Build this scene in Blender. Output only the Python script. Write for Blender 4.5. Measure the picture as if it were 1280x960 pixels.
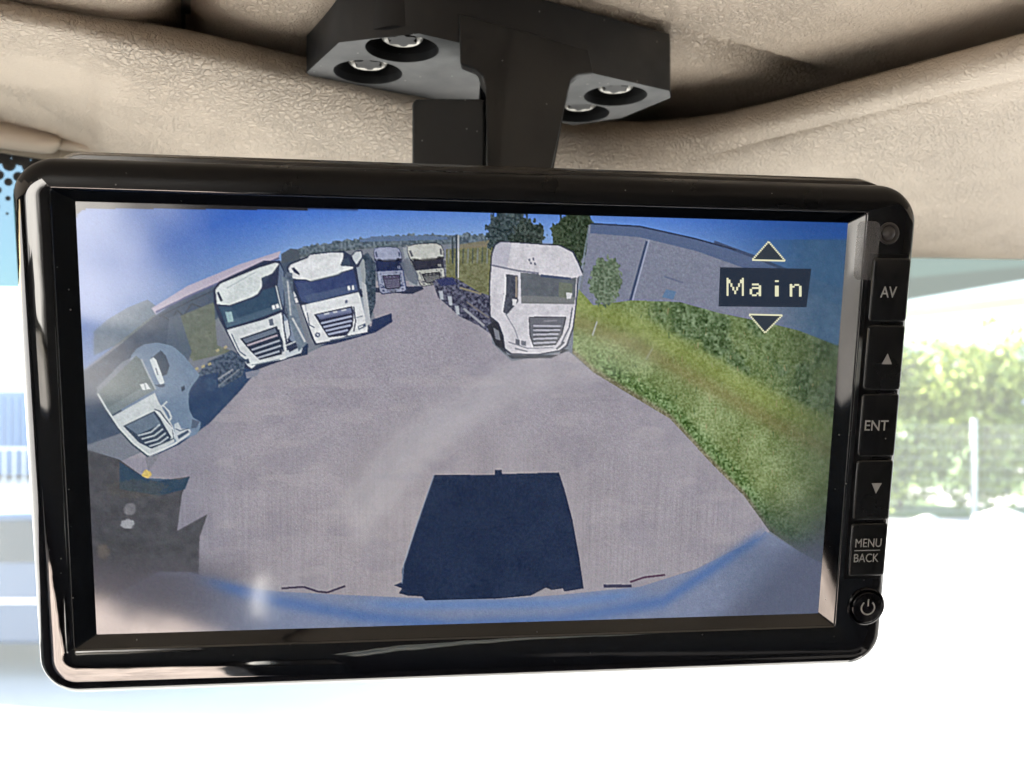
import bpy, bmesh, math, random
import numpy as np
from mathutils import Matrix, Vector
random.seed(4); rng = np.random.default_rng(7)
for o in list(bpy.data.objects): bpy.data.objects.remove(o)
SC = bpy.context.scene; COL = SC.collection

# ---------------------------------------------------------------- camera
F = 1100.0; CZ = 2.5                      # focal length in photo pixels, eye height above the yard
cam = bpy.data.cameras.new('camera'); camo = bpy.data.objects.new('camera', cam); COL.objects.link(camo)
camo.location = (0, 0, CZ); camo.rotation_euler = (math.radians(90), 0, 0)
cam.sensor_width = 36; cam.lens = 36*F/1280; cam.clip_start = .01; cam.clip_end = 3000
cam.dof.use_dof = True; cam.dof.focus_distance = .185; cam.dof.aperture_fstop = 24
SC.camera = camo
# ---------------------------------------------------------------- sky, sun, exposure
EXPO = 3.0
SUN_DIR = Vector((-.87, .25, .43)).normalized()          # towards the sun
w = bpy.data.worlds.new('World'); SC.world = w; w.use_nodes = True
nt = w.node_tree; bg = nt.nodes['Background']; bg.inputs[1].default_value = .12
sky = nt.nodes.new('ShaderNodeTexSky'); sky.sky_type = 'NISHITA'; sky.sun_disc = False
sky.sun_elevation = math.asin(SUN_DIR.z); sky.sun_rotation = math.atan2(SUN_DIR.x, SUN_DIR.y)
nt.links.new(sky.outputs[0], bg.inputs[0])
sl = bpy.data.lights.new('sun', 'SUN'); sl.energy = 5; sl.angle = math.radians(.5); sl.color = (1, .95, .87)
so = bpy.data.objects.new('sun', sl); COL.objects.link(so); so.rotation_euler = (-SUN_DIR).to_track_quat('-Z', 'Y').to_euler()
SC.view_settings.view_transform = 'Standard'; SC.view_settings.look = 'None'
SC.view_settings.exposure = EXPO; SC.view_settings.gamma = 1
SC.render.engine = 'CYCLES'
SC.cycles.max_bounces = 10; SC.cycles.transparent_max_bounces = 16

# ---------------------------------------------------------------- helpers
def P(px, py, d):                          # photo pixel + distance ahead -> world point
    return Vector(((px-640)/F*d, d, CZ-(py-480)/F*d))
def srgb(c):
    c = np.asarray(c, float)/255
    return np.where(c <= .04045, c/12.92, ((c+.055)/1.055)**2.4)
def mat(name, col, rough=.5, metal=0, ior=1.5, spec=None, bump=None, vary=None, coat=0, trans=0):
    m = bpy.data.materials.new(name); m.use_nodes = True; t = m.node_tree; b = t.nodes['Principled BSDF']
    b.inputs['Base Color'].default_value = (*col, 1); b.inputs['Roughness'].default_value = rough
    b.inputs['Metallic'].default_value = metal; b.inputs['IOR'].default_value = ior
    b.inputs['Coat Weight'].default_value = coat; b.inputs['Coat Roughness'].default_value = .05
    b.inputs['Transmission Weight'].default_value = trans
    if spec is not None: b.inputs['Specular IOR Level'].default_value = spec
    tc = t.nodes.new('ShaderNodeTexCoord')
    if vary:                               # (scale, amount)
        n = t.nodes.new('ShaderNodeTexNoise'); n.inputs['Scale'].default_value = vary[0]; n.inputs['Detail'].default_value = 6
        t.links.new(tc.outputs['Object'], n.inputs['Vector'])
        r = t.nodes.new('ShaderNodeMapRange'); r.inputs[3].default_value = 1-vary[1]; r.inputs[4].default_value = 1+vary[1]
        r.inputs[1].default_value = .25; r.inputs[2].default_value = .75
        t.links.new(n.outputs[0], r.inputs[0])
        v = t.nodes.new('ShaderNodeVectorMath'); v.operation = 'SCALE'; v.inputs[0].default_value = col
        t.links.new(r.outputs[0], v.inputs['Scale']); t.links.new(v.outputs[0], b.inputs['Base Color'])
    if bump:                               # (scale, strength, distance)
        n = t.nodes.new('ShaderNodeTexNoise'); n.inputs['Scale'].default_value = bump[0]; n.inputs['Detail'].default_value = 3
        t.links.new(tc.outputs['Object'], n.inputs['Vector'])
        bp = t.nodes.new('ShaderNodeBump'); bp.inputs['Strength'].default_value = bump[1]; bp.inputs['Distance'].default_value = bump[2]
        t.links.new(n.outputs[0], bp.inputs['Height']); t.links.new(bp.outputs[0], b.inputs['Normal'])
    return m
def dust(m, scale, thr, amt):               # settled specks of dust on dark plastic
    t = m.node_tree; b = t.nodes['Principled BSDF']; tc = t.nodes.new('ShaderNodeTexCoord')
    v = t.nodes.new('ShaderNodeTexVoronoi'); v.inputs['Scale'].default_value = scale; t.links.new(tc.outputs['Object'], v.inputs['Vector'])
    r = t.nodes.new('ShaderNodeMapRange'); r.inputs[1].default_value = thr; r.inputs[2].default_value = thr*.5; t.links.new(v.outputs['Distance'], r.inputs[0])
    s_ = t.nodes.new('ShaderNodeSeparateColor'); t.links.new(v.outputs['Color'], s_.inputs[0])
    g_ = t.nodes.new('ShaderNodeMath'); g_.operation = 'GREATER_THAN'; g_.inputs[1].default_value = .86; t.links.new(s_.outputs[0], g_.inputs[0])
    mu = t.nodes.new('ShaderNodeMath'); mu.operation = 'MULTIPLY'; t.links.new(r.outputs[0], mu.inputs[0]); t.links.new(g_.outputs[0], mu.inputs[1])
    mx = t.nodes.new('ShaderNodeMixRGB'); mx.inputs[1].default_value = b.inputs['Base Color'].default_value; mx.inputs[2].default_value = (amt, amt, amt*.95, 1)
    t.links.new(mu.outputs[0], mx.inputs[0]); t.links.new(mx.outputs[0], b.inputs['Base Color'])
    n = t.nodes.new('ShaderNodeTexNoise'); n.inputs['Scale'].default_value = 60; n.inputs['Detail'].default_value = 5; t.links.new(tc.outputs['Object'], n.inputs['Vector'])
    rr = t.nodes.new('ShaderNodeMapRange'); r0 = b.inputs['Roughness'].default_value; rr.inputs[3].default_value = r0*.7; rr.inputs[4].default_value = r0*1.5; rr.inputs[1].default_value = .3; rr.inputs[2].default_value = .7
    t.links.new(n.outputs[0], rr.inputs[0]); t.links.new(rr.outputs[0], b.inputs['Roughness'])
def leather(name, col, scale=260, strength=.5, dist=.0006):
    m = mat(name, col, .55, vary=(14, .05)); t = m.node_tree; b = t.nodes['Principled BSDF']
    tc = t.nodes.new('ShaderNodeTexCoord')
    nz = t.nodes.new('ShaderNodeTexNoise'); nz.inputs['Scale'].default_value = scale*.5; nz.inputs['Detail'].default_value = 4
    t.links.new(tc.outputs['Object'], nz.inputs['Vector'])
    mx = t.nodes.new('ShaderNodeVectorMath'); mx.operation = 'MULTIPLY_ADD'
    mx.inputs[1].default_value = (.0055, .0040, .0040); t.links.new(nz.outputs['Color'], mx.inputs[0]); t.links.new(tc.outputs['Object'], mx.inputs[2])
    vo = t.nodes.new('ShaderNodeTexVoronoi'); vo.feature = 'DISTANCE_TO_EDGE'; vo.inputs['Scale'].default_value = scale
    t.links.new(mx.outputs[0], vo.inputs['Vector'])
    r = t.nodes.new('ShaderNodeMapRange'); r.inputs[1].default_value = 0; r.inputs[2].default_value = .22
    t.links.new(vo.outputs['Distance'], r.inputs[0])
    # broad patches where the grain is deeper, as on stretched vinyl
    n2 = t.nodes.new('ShaderNodeTexNoise'); n2.inputs['Scale'].default_value = 22; n2.inputs['Detail'].default_value = 3
    t.links.new(tc.outputs['Object'], n2.inputs['Vector'])
    r2 = t.nodes.new('ShaderNodeMapRange'); r2.inputs[1].default_value = .38; r2.inputs[2].default_value = .62; r2.inputs[3].default_value = .12
    t.links.new(n2.outputs[0], r2.inputs[0]); r2.inputs[3].default_value = .3
    mu = t.nodes.new('ShaderNodeMath'); mu.operation = 'MULTIPLY'; t.links.new(r.outputs[0], mu.inputs[0]); t.links.new(r2.outputs[0], mu.inputs[1])
    n3 = t.nodes.new('ShaderNodeTexNoise'); n3.inputs['Scale'].default_value = scale*5; n3.inputs['Detail'].default_value = 2
    t.links.new(tc.outputs['Object'], n3.inputs['Vector'])
    ad = t.nodes.new('ShaderNodeMath'); ad.operation = 'MULTIPLY_ADD'; ad.inputs[1].default_value = .22
    t.links.new(n3.outputs[0], ad.inputs[0]); t.links.new(mu.outputs[0], ad.inputs[2])
    bp = t.nodes.new('ShaderNodeBump'); bp.inputs['Strength'].default_value = strength; bp.inputs['Distance'].default_value = dist
    t.links.new(ad.outputs[0], bp.inputs['Height']); t.links.new(bp.outputs[0], b.inputs['Normal'])
    return m
def link(name, verts, faces, m, parent=None, smooth=False, bevel=0, seg=3, sub=0, solid=0):
    me = bpy.data.meshes.new(name); me.from_pydata([tuple(v) for v in verts], [], faces); me.update()
    bm = bmesh.new(); bm.from_mesh(me); bmesh.ops.recalc_face_normals(bm, faces=bm.faces); bm.to_mesh(me); bm.free()
    o = bpy.data.objects.new(name, me); COL.objects.link(o)
    if m: me.materials.append(m)
    if parent: o.parent = parent
    if smooth or bevel: me.shade_smooth()
    if bevel:
        b = o.modifiers.new('bevel', 'BEVEL'); b.width = bevel; b.segments = seg; b.limit_method = 'ANGLE'; b.angle_limit = math.radians(30); b.harden_normals = True
    if sub:
        s = o.modifiers.new('sub', 'SUBSURF'); s.levels = s.render_levels = sub
    if solid:
        s = o.modifiers.new('solid', 'SOLIDIFY'); s.thickness = solid; s.offset = 0
    return o
def tag(o, label=None, cat=None, group=None, kind=None):
    if label: o['label'] = label
    if cat: o['category'] = cat
    if group: o['group'] = group
    if kind: o['kind'] = kind
    return o
def empty(name, loc=(0, 0, 0), M=None):
    o = bpy.data.objects.new(name, None); COL.objects.link(o); o.empty_display_size = .02
    if M is not None: o.matrix_world = M
    else: o.location = loc
    return o
def box(name, a, b, m, parent=None, **k):
    x0, y0, z0 = a; x1, y1, z1 = b
    v = [(x, y, z) for x in (x0, x1) for y in (y0, y1) for z in (z0, z1)]
    f = [(0, 1, 3, 2), (4, 6, 7, 5), (0, 4, 5, 1), (2, 3, 7, 6), (0, 2, 6, 4), (1, 5, 7, 3)]
    return link(name, v, f, m, parent, **k)
def prism(name, pts, z0, z1, m, parent=None, **k):       # pts: 2-D outline, extruded along local z
    n = len(pts); v = [(x, y, z0) for x, y in pts]+[(x, y, z1) for x, y in pts]
    f = [tuple(range(n)), tuple(range(n, 2*n))]+[(i, (i+1) % n, n+(i+1) % n, n+i) for i in range(n)]
    return link(name, v, f, m, parent, **k)
def lathe(name, prof, m, parent=None, n=40, c=(0, 0), capped=True, **k):   # prof: [(r, z)], around local z
    v = []; f = []
    for r, z in prof:
        for i in range(n):
            a = 2*math.pi*i/n; v.append((c[0]+r*math.cos(a), c[1]+r*math.sin(a), z))
    for j in range(len(prof)-1):
        for i in range(n):
            f.append((j*n+i, j*n+(i+1) % n, (j+1)*n+(i+1) % n, (j+1)*n+i))
    if capped and prof[0][0] > 1e-6: f.append(tuple(range(n)))
    if capped and prof[-1][0] > 1e-6: f.append(tuple(range((len(prof)-1)*n, len(prof)*n)))
    k.setdefault('smooth', True)
    o = link(name, v, f, m, parent, **k)
    o.data.set_sharp_from_angle(angle=math.radians(35))
    return o
def rrect(x0, x1, y0, y1, r, n=10):
    out = []
    for cx, cy, a0 in ((x1-r, y1-r, 0), (x0+r, y1-r, 90), (x0+r, y0+r, 180), (x1-r, y0+r, 270)):
        for i in range(n+1):
            a = math.radians(a0+90*i/n); out.append((cx+r*math.cos(a), cy+r*math.sin(a)))
    return out
def rings(name, loops, m, parent=None, cap0=True, cap1=False, sharp=40, **k):
    n = len(loops[0]); v = [p for L in loops for p in L]; f = []
    for j in range(len(loops)-1):
        for i in range(n): f.append((j*n+i, j*n+(i+1) % n, (j+1)*n+(i+1) % n, (j+1)*n+i))
    if cap0: f.append(tuple(range(n)))
    if cap1: f.append(tuple(range((len(loops)-1)*n, len(loops)*n)))
    o = link(name, v, f, m, parent, smooth=True, **k)
    o.data.set_sharp_from_angle(angle=math.radians(sharp))
    return o
def sheet(name, nu, nv, fn, m, parent=None, solid=0, **k):
    v = [fn(i/(nu-1), j/(nv-1)) for j in range(nv) for i in range(nu)]
    f = [(j*nu+i, j*nu+i+1, (j+1)*nu+i+1, (j+1)*nu+i) for j in range(nv-1) for i in range(nu-1)]
    return link(name, v, f, m, parent, smooth=True, solid=solid, **k)
def smooth_interp(x, xs, ys):
    s = 0
    for d in (-50, -25, 0, 25, 50): s += np.interp(x+d, xs, ys)
    return s/5

# ---------------------------------------------------------------- materials
M_gloss = mat('piano_black', (.005, .005, .007), .03, ior=2.0, bump=(40, .10, .0012))
M_glossflat = mat('gloss_black', (.006, .006, .008), .12, ior=1.4, spec=.35)
M_bevel = mat('bevel_black', (.003, .004, .006), .04, ior=1.7)
M_edge = mat('satin_black', (.006, .006, .007), .3, spec=.3)
for m_ in (M_gloss, M_bevel, M_edge): dust(m_, 520, .10, .16)
M_btn = mat('button_black', (.012, .013, .015), .22, ior=1.5, bump=(2500, .05, .0001))
M_matte = mat('matte_black', (.019, .020, .022), .42, bump=(1800, .25, .0001))
dust(M_btn, 520, .10, .25); dust(M_matte, 420, .12, .25)
M_seam = mat('seam_black', (.004, .004, .005), .3)
M_rear = mat('rear_cover_grey', (.09, .082, .075), .16, ior=1.6)
M_print = mat('grey_print', (.42, .42, .42), .5)
M_steel = mat('screw_steel', (.30, .29, .27), .32, metal=1)
M_hole = mat('black_bore', (.006, .006, .007), .6)
M_vinyl = leather('beige_vinyl', (.50, .42, .335), scale=600, strength=1, dist=.0005)
M_vinyl2 = leather('beige_vinyl_roof', (.46, .38, .30), scale=660, strength=1, dist=.0005)
M_trim = mat('beige_trim', (.50, .42, .33), .5, bump=(900, .15, .0003))
M_felt = mat('grey_felt', (.30, .26, .20), .9, bump=(1500, .8, .0008))
M_fabric = mat('dark_gap_fabric', (.30, .28, .24), .9, bump=(1600, .8, .0006))
M_dark = mat('cab_dark_trim', (.035, .033, .033), .7)
M_cushion = mat('pale_cover', (.72, .61, .56), .8, vary=(9, .22), bump=(14, 1, .02))
M_conc = mat('pale_concrete', (.46, .43, .385), .85, vary=(.6, .14))
M_rock = mat('white_rock', (.62, .60, .56), .8, vary=(3, .15))
M_leaf = mat('leaf_green', (.17, .21, .04), .5, vary=(1.2, .45))
M_wood = mat('bark', (.12, .09, .06), .9)
M_fence = mat('galvanised', (.45, .47, .48), .45, metal=.3)
M_hall = mat('pale_hall', (.62, .66, .70), .6)
M_hallroof = mat('hall_roof', (.70, .70, .70), .5)
M_bluebox = mat('pale_blue_steel', (.07, .14, .26), .5, vary=(1, .1))
M_carpaint = mat('silver_blue_paint', (.03, .06, .12), .3, metal=.1, coat=.6)
M_glassdark = mat('car_glass', (.02, .03, .04), .04)
M_rubber = mat('rubber', (.015, .015, .015), .8)
M_chrome = mat('chrome', (.8, .8, .8), .12, metal=1)

# ---------------------------------------------------------------- the outside: yard, hedge, fence, hall, container, car
g = link('concrete_yard', [(-900, -900, 0), (900, -900, 0), (900, 900, 0), (-900, 900, 0)], [(0, 1, 2, 3)], M_conc)
tag(g, 'pale sunlit concrete yard outside the windscreen', 'yard', kind='structure')
def grass_fn(u, v):
    return (3+u*60, 16.6+v*60-.3*math.sin(u*9), .03+.05*math.sin(u*40)*math.sin(v*30))
tag(sheet('grass_bank', 60, 30, grass_fn, mat('grass', (.14, .2, .06), .8, vary=(2, .3))), 'rough green grass behind the yard edge', 'grass', kind='structure')

def bush(x, y, h, w_, label, n=5200, group='bushes beyond the mesh fence'):
    r = empty('bush', (x, y, 0)); tag(r, label, 'bush', group)
    rs = random.Random(int(x*10+y)); v = []; f = []
    cl = [(rs.uniform(-w_, w_)*.8, rs.uniform(-.7, .7), rs.uniform(.1, .95)*h, rs.uniform(.28, .6)) for _ in range(34)]
    for k in range(n):
        cx, cy, cz, cr = rs.choice(cl); d = Vector((rs.gauss(0, 1), rs.gauss(0, 1), rs.gauss(0, 1))).normalized()*cr*rs.uniform(.6, 1.05)
        c = Vector((cx, cy, max(cz, .3)))+d
        if c.z < .04: continue
        a = Vector((rs.gauss(0, 1), rs.gauss(0, 1), rs.gauss(0, 1))).normalized(); b = a.cross(Vector((rs.gauss(0, 1), rs.gauss(0, 1), rs.gauss(0, 1)))).normalized()
        s = rs.uniform(.05, .11); i = len(v)
        v += [c-a*s, c+b*s*.5, c+a*s, c-b*s*.5]; f.append((i, i+1, i+2, i+3))
    link('crown', v, f, M_leaf, r)
    vv = []; ff = []
    for k in range(5):
        a = rs.uniform(0, 6.28); tx, ty, tz = math.cos(a)*w_*.6, math.sin(a)*.4, h*.7
        i = len(vv)
        for s_, (X, Y, Z) in ((.05, (0, 0, 0)), (.015, (tx, ty, tz))):
            for q in range(5): vv.append((X+s_*math.cos(q*1.257), Y+s_*math.sin(q*1.257), Z))
        for q in range(5): ff.append((i+q, i+(q+1) % 5, i+5+(q+1) % 5, i+5+q))
    link('stem', vv, ff, M_wood, r)
bush(6.6, 17.6, 2.7, .9, 'lowest green bush behind the fence, next to the monitor edge')
bush(7.9, 17.9, 3.3, 1.0, 'round green bush behind the fence, left of the fence post')
bush(9.2, 17.5, 3.5, 1.0, 'tall pale green bush behind the fence, right of the fence post')
bush(10.6, 17.9, 3.9, 1.1, 'tallest green bush behind the fence, at the right edge of the photo')
bush(12.3, 17.8, 3.8, 1.1, 'green bush cut by the right edge of the photo behind the fence')
bush(5.2, 17.8, 2.8, 1.0, 'green bush beyond the fence hidden mostly behind the monitor')

fr = empty('mesh_fence', (8.6, 16.4, 0)); tag(fr, 'thin grey mesh fence in front of the green bushes', 'fence')
v = []; f = []
def wire(a, b, r):
    a = Vector(a); b = Vector(b); d = (b-a).normalized(); u = d.orthogonal().normalized(); q = d.cross(u); i = len(v)
    for p in (a, b):
        for s, t_ in ((1, 0), (0, 1), (-1, 0), (0, -1)): v.append(p+u*s*r+q*t_*r)
    for k in range(4): f.append((i+k, i+(k+1) % 4, i+4+(k+1) % 4, i+4+k))
for i in range(0, 101): wire((-4+i*.1, 0, .1), (-4+i*.1, 0, 1.72), .0022)
for j in range(9): wire((-4, .006, .12+j*.2), (6, .006, .12+j*.2), .003)
link('mesh_panel', v, f, M_fence, fr)
for px in (-3.9, -1.95, 0.0, 1.95, 3.9, 5.85):
    box('post', (px-.035, -.05, 0), (px+.035, .02, 1.85), M_fence, fr)

def rock(x, y, s, label):
    bm = bmesh.new(); bmesh.ops.create_icosphere(bm, subdivisions=3, radius=1)
    rs = random.Random(int(x*7)); ph = [rs.uniform(0, 6) for _ in range(3)]
    for q in bm.verts:
        k = 1+.12*math.sin(q.co.x*4+ph[0])+.1*math.sin(q.co.y*5+ph[1])+.07*math.sin(q.co.z*6+ph[2]); q.co *= k; q.co.z = q.co.z*.55+.35; q.co.x *= 1.5
        q.co *= s
    me = bpy.data.meshes.new('rock'); bm.to_mesh(me); bm.free(); me.shade_smooth(); me.materials.append(M_rock)
    o = bpy.data.objects.new('rock', me); COL.objects.link(o); o.location = (x, y, -.02); tag(o, label, 'rock', 'white rocks below the fence')
rock(7.35, 15.6, .2, 'smaller white rock at the yard edge near the monitor')
rock(8.55, 15.3, .36, 'larger white rock at the yard edge below the fence post')

hb = empty('pale_hall', (40, 62, 0)); tag(hb, 'long pale hall with white roof far behind the bushes', 'building')
box('wall', (-22, 0, 0), (30, 20, 6.2), M_hall, hb)
prism('roof', [(-23, 5.9), (30, 11.6), (30, 12.6), (-23, 7.3)], -1, 21, M_hallroof, hb).rotation_euler = (math.radians(90), 0, 0)
hb.children[1].location = (0, 20, 0)
for i in range(8): box('window', (-20+i*6, -.06, 2.6), (-17+i*6, .01, 4.4), M_glassdark, hb)

cb = empty('steel_container', (-13.4, 23, 0)); tag(cb, 'pale blue steel container far off left of the monitor', 'container')
box('body', (-4, 0, .12), (4, 2.4, 2.3), M_bluebox, cb)
for i in range(40): box('rib', (-3.95+i*.2, -.05, .25), (-3.87+i*.2, .0-.001, 2.15), M_bluebox, cb)
box('top_rail', (-4.05, -.08, 2.3), (4.05, 2.45, 2.42), M_fence, cb)
f2 = empty('railing', (-12.3, 21.5, 0)); tag(f2, 'grey bar railing in front of the pale blue container', 'railing')
for i in range(26): box('bar', (-3+i*.24, -.015, 0), (-2.965+i*.24, .015, .9), M_fence, f2)
box('rail', (-3.05, -.025, .9), (3.1, .025, .95), M_fence, f2)

tl = empty('reflector_trailer', (-2.2, -9.5, 0)); tl.rotation_euler = (0, 0, math.radians(37)); tag(tl, 'white box trailer added behind the cab to brighten the left of the screen', 'trailer')  # trailer added as a sunlit reflector for the left of the screen
M_white = mat('white_panel', (.80, .79, .77), .5, vary=(1.5, .08))
box('body', (-5, -2.4, 1.0), (5, 0, 3.9), M_white, tl); box('side_skirt', (-4.8, -2.3, .35), (4.8, -.05, .999), M_white, tl)
for cx in (-3.4, -2.2, 3.2): wh = lathe('wheel', [(.2, -.14), (.47, -.14), (.5, -.08), (.5, .08), (.47, .14), (.2, .14)], M_rubber, tl); wh.location = (cx, .0, .5); wh.rotation_euler = (math.radians(90), 0, 0)
# parked car, side on, left of the monitor
car = empty('parked_car', (-4.75, 8.25, 0)); tag(car, 'silver blue parked car seen beyond the left edge of the monitor', 'car')
prof = [(-2.1, .35), (-2.15, .6), (-2.05, .85), (-1.3, .98), (-.75, 1.38), (.75, 1.42), (1.45, .98), (2.05, .9), (2.15, .6), (2.1, .32)]
def arch(cx, r=.36):
    return [(cx+r*math.cos(a), .3+r*math.sin(a)) for a in np.linspace(0, math.pi, 12)]
pts = prof+arch(1.35)+arch(-1.35)
bo = prism('body', pts, -.85, .85, M_carpaint, car, bevel=.05); bo.rotation_euler = (math.radians(90), 0, 0)
gw = prism('side_window', [(-1.15, 1.0), (-.72, 1.32), (.7, 1.36), (1.2, 1.0)], .80, .87, M_glassdark, car, bevel=.01); gw.rotation_euler = (math.radians(90), 0, 0)
st = box('chrome_strip', (-1.9, -.872, .66), (1.9, -.852, .70), M_chrome, car)
for cx in (-1.35, 1.35):
    for sy in (-.74, .74):
        wh = lathe('wheel', [(.16, -.1), (.29, -.1), (.31, -.06), (.31, .06), (.29, .1), (.16, .1)], M_rubber, car)
        wh.location = (cx, sy, .31); wh.rotation_euler = (math.radians(90), 0, 0)
        lathe('rim', [(.16, -.07), (.19, -.09), (.15, .09), (.03, .05)], M_chrome, wh)
box('headlight', (-2.17, -.8, .62), (-2.02, -.5, .76), M_chrome, car, bevel=.02)
box('door_handle', (-.1, -.885, .9), (.12, -.852, .925), M_chrome, car)

# ---------------------------------------------------------------- cab: windscreen
def glass_d(px): return .363/(1-.232*(px-640)/F)
def glass_y(x): return .363+.232*x
M_scr = bpy.data.materials.new('windscreen_glass'); M_scr.use_nodes = True
t = M_scr.node_tree; t.nodes.clear(); out = t.nodes.new('ShaderNodeOutputMaterial')
tr = t.nodes.new('ShaderNodeBsdfTransparent'); dif = t.nodes.new('ShaderNodeBsdfTranslucent'); dif.inputs[0].default_value = (.95, 1, .98, 1)
geo = t.nodes.new('ShaderNodeTexCoord'); sx = t.nodes.new('ShaderNodeSeparateXYZ'); t.links.new(geo.outputs['Object'], sx.inputs[0])
mr = t.nodes.new('ShaderNodeMapRange'); mr.inputs[1].default_value = -.0006; mr.inputs[2].default_value = .0012
eg = t.nodes.new('ShaderNodeMapRange'); eg.inputs[1].default_value = .16; eg.inputs[2].default_value = .26; eg.inputs[3].default_value = .0345; eg.inputs[4].default_value = .052
t.links.new(sx.outputs['X'], eg.inputs[0]); sb = t.nodes.new('ShaderNodeMath'); sb.operation = 'SUBTRACT'
t.links.new(sx.outputs['Z'], sb.inputs[0]); t.links.new(eg.outputs[0], sb.inputs[1]); t.links.new(sb.outputs[0], mr.inputs[0])
mc = t.nodes.new('ShaderNodeMixRGB'); mc.inputs[1].default_value = (.96, .985, .98, 1); mc.inputs[2].default_value = (.12, .46, .52, 1)
tg = t.nodes.new('ShaderNodeMapRange'); tg.inputs[1].default_value = -.1; tg.inputs[2].default_value = .18; t.links.new(sx.outputs['X'], tg.inputs[0])
tm = t.nodes.new('ShaderNodeMixRGB'); tm.inputs[1].default_value = (.03, .075, .10, 1); tm.inputs[2].default_value = (.042, .060, .048, 1)
t.links.new(tg.outputs[0], tm.inputs[0]); t.links.new(tm.outputs[0], mc.inputs[2])
t.links.new(mr.outputs[0], mc.inputs[0]); t.links.new(mc.outputs[0], tr.inputs[0])
ms = t.nodes.new('ShaderNodeMixShader'); ms.inputs[0].default_value = .035
t.links.new(tr.outputs[0], ms.inputs[1]); t.links.new(dif.outputs[0], ms.inputs[2])
gl = t.nodes.new('ShaderNodeBsdfGlossy'); gl.inputs['Roughness'].default_value = .02
fz = t.nodes.new('ShaderNodeFresnel'); fz.inputs[0].default_value = 1.25
m2 = t.nodes.new('ShaderNodeMixShader'); t.links.new(fz.outputs[0], m2.inputs[0]); t.links.new(ms.outputs[0], m2.inputs[1]); t.links.new(gl.outputs[0], m2.inputs[2])
t.links.new(m2.outputs[0], out.inputs[0])
ws = empty('windscreen', (0, 0, CZ)); tag(ws, 'windscreen glass with blue green tinted band and dotted black edge', 'windscreen')
link('glass', [(-1.1, glass_y(-1.1), -.75), (1.1, glass_y(1.1), -.75), (1.1, glass_y(1.1), .12), (-1.1, glass_y(-1.1), .12)], [(0, 1, 2, 3)], M_scr, ws)
# black dotted edge of the glass, on its inner face, at the top left
v = []; f = []
def disc(px, py, r, n=18):
    d = glass_d(px)-.0008; c = P(px, py, d)-Vector((0, 0, CZ)); i = len(v); R_ = r/F*d; dx = Vector((1, .232, 0)).normalized()
    for k in range(n):
        a = 2*math.pi*k/n; v.append(c+dx*(R_*math.cos(a))+Vector((0, 0, R_*math.sin(a))))
    f.append(tuple(range(i, i+n)))
rows = [(196, 10.5, 0), (207, 8.0, 1), (219, 5.2, 0), (227, 4.4, 1), (239, 3.6, 0), (247.5, 3.0, 1), (259, 2.2, 0), (267, 1.6, 1), (277, 1.2, 0)]
dot_rows = [(194, 11.2, 2), (206, 8.0, 11.5), (218.5, 6.2, -1.5), (227.5, 5.0, 10.5), (237.5, 4.0, -2), (248, 3.2, 10), (258, 2.4, -2.5), (267, 1.8, 9), (276, 1.3, -3)]
for y0, r, off in dot_rows:
    for k in range(-4, 10): disc(off+k*24.4, y0+k*2.6*.9, r)
for k in range(-4, 10):
    disc(13+k*24.4-12, 183+k*2.4, 13)
link('frit_dots', v, f, mat('frit_black', (.01, .01, .01), .4), ws)

# ---------------------------------------------------------------- cab: roof lining
UX = [-300, 0, 215, 385, 540, 690, 770, 850, 925, 1000, 1140, 1280, 1600]
UY = [-62, 2, 40, 78, 118, 150, 158, 156, 143, 124, 86, 47, -45]
UD = [.185, .203, .220, .240, .262, .294, .302, .300, .288, .272, .247, .225, .19]
LX = [-300, 0, 70, 108, 117, 128, 200, 640, 1100, 1280, 1600]
LY = [90, 152, 169, 181, 187, 202, 240, 330, 318, 321, 330]
def header_fn(u, v_):
    px = -260+u*1820
    uy = smooth_interp(px, UX, UY); ud = smooth_interp(px, UX, UD)
    ly = np.interp(px, LX, LY); ld = glass_d(px)-.006
    py = uy+(ly-uy)*v_**1.0
    d = ud+(ld-ud)*v_
    d -= .022*math.sin(math.pi*min(1, v_*1.0))*(1-.3*v_)      # padded roll
    if v_ < .12: d += .010*(1-v_/.12)**2
    # pressed crease line on the right half
    if px > 820:
        cy = np.interp(px, [820, 900, 1000, 1140, 1280, 1560], [208, 186, 158, 122, 90, 25])
        k = (py-cy)/7.0; d += .0012*math.exp(-k*k)*min(1, (px-820)/160)*(1 if k > 0 else .3)
    return P(px, py, d)
hd = sheet('header_panel', 240, 90, header_fn, M_vinyl, solid=.003)
hd.data.shade_smooth()
tag(hd, 'padded beige grained vinyl header panel above the windscreen', 'header panel', kind='structure')

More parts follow.
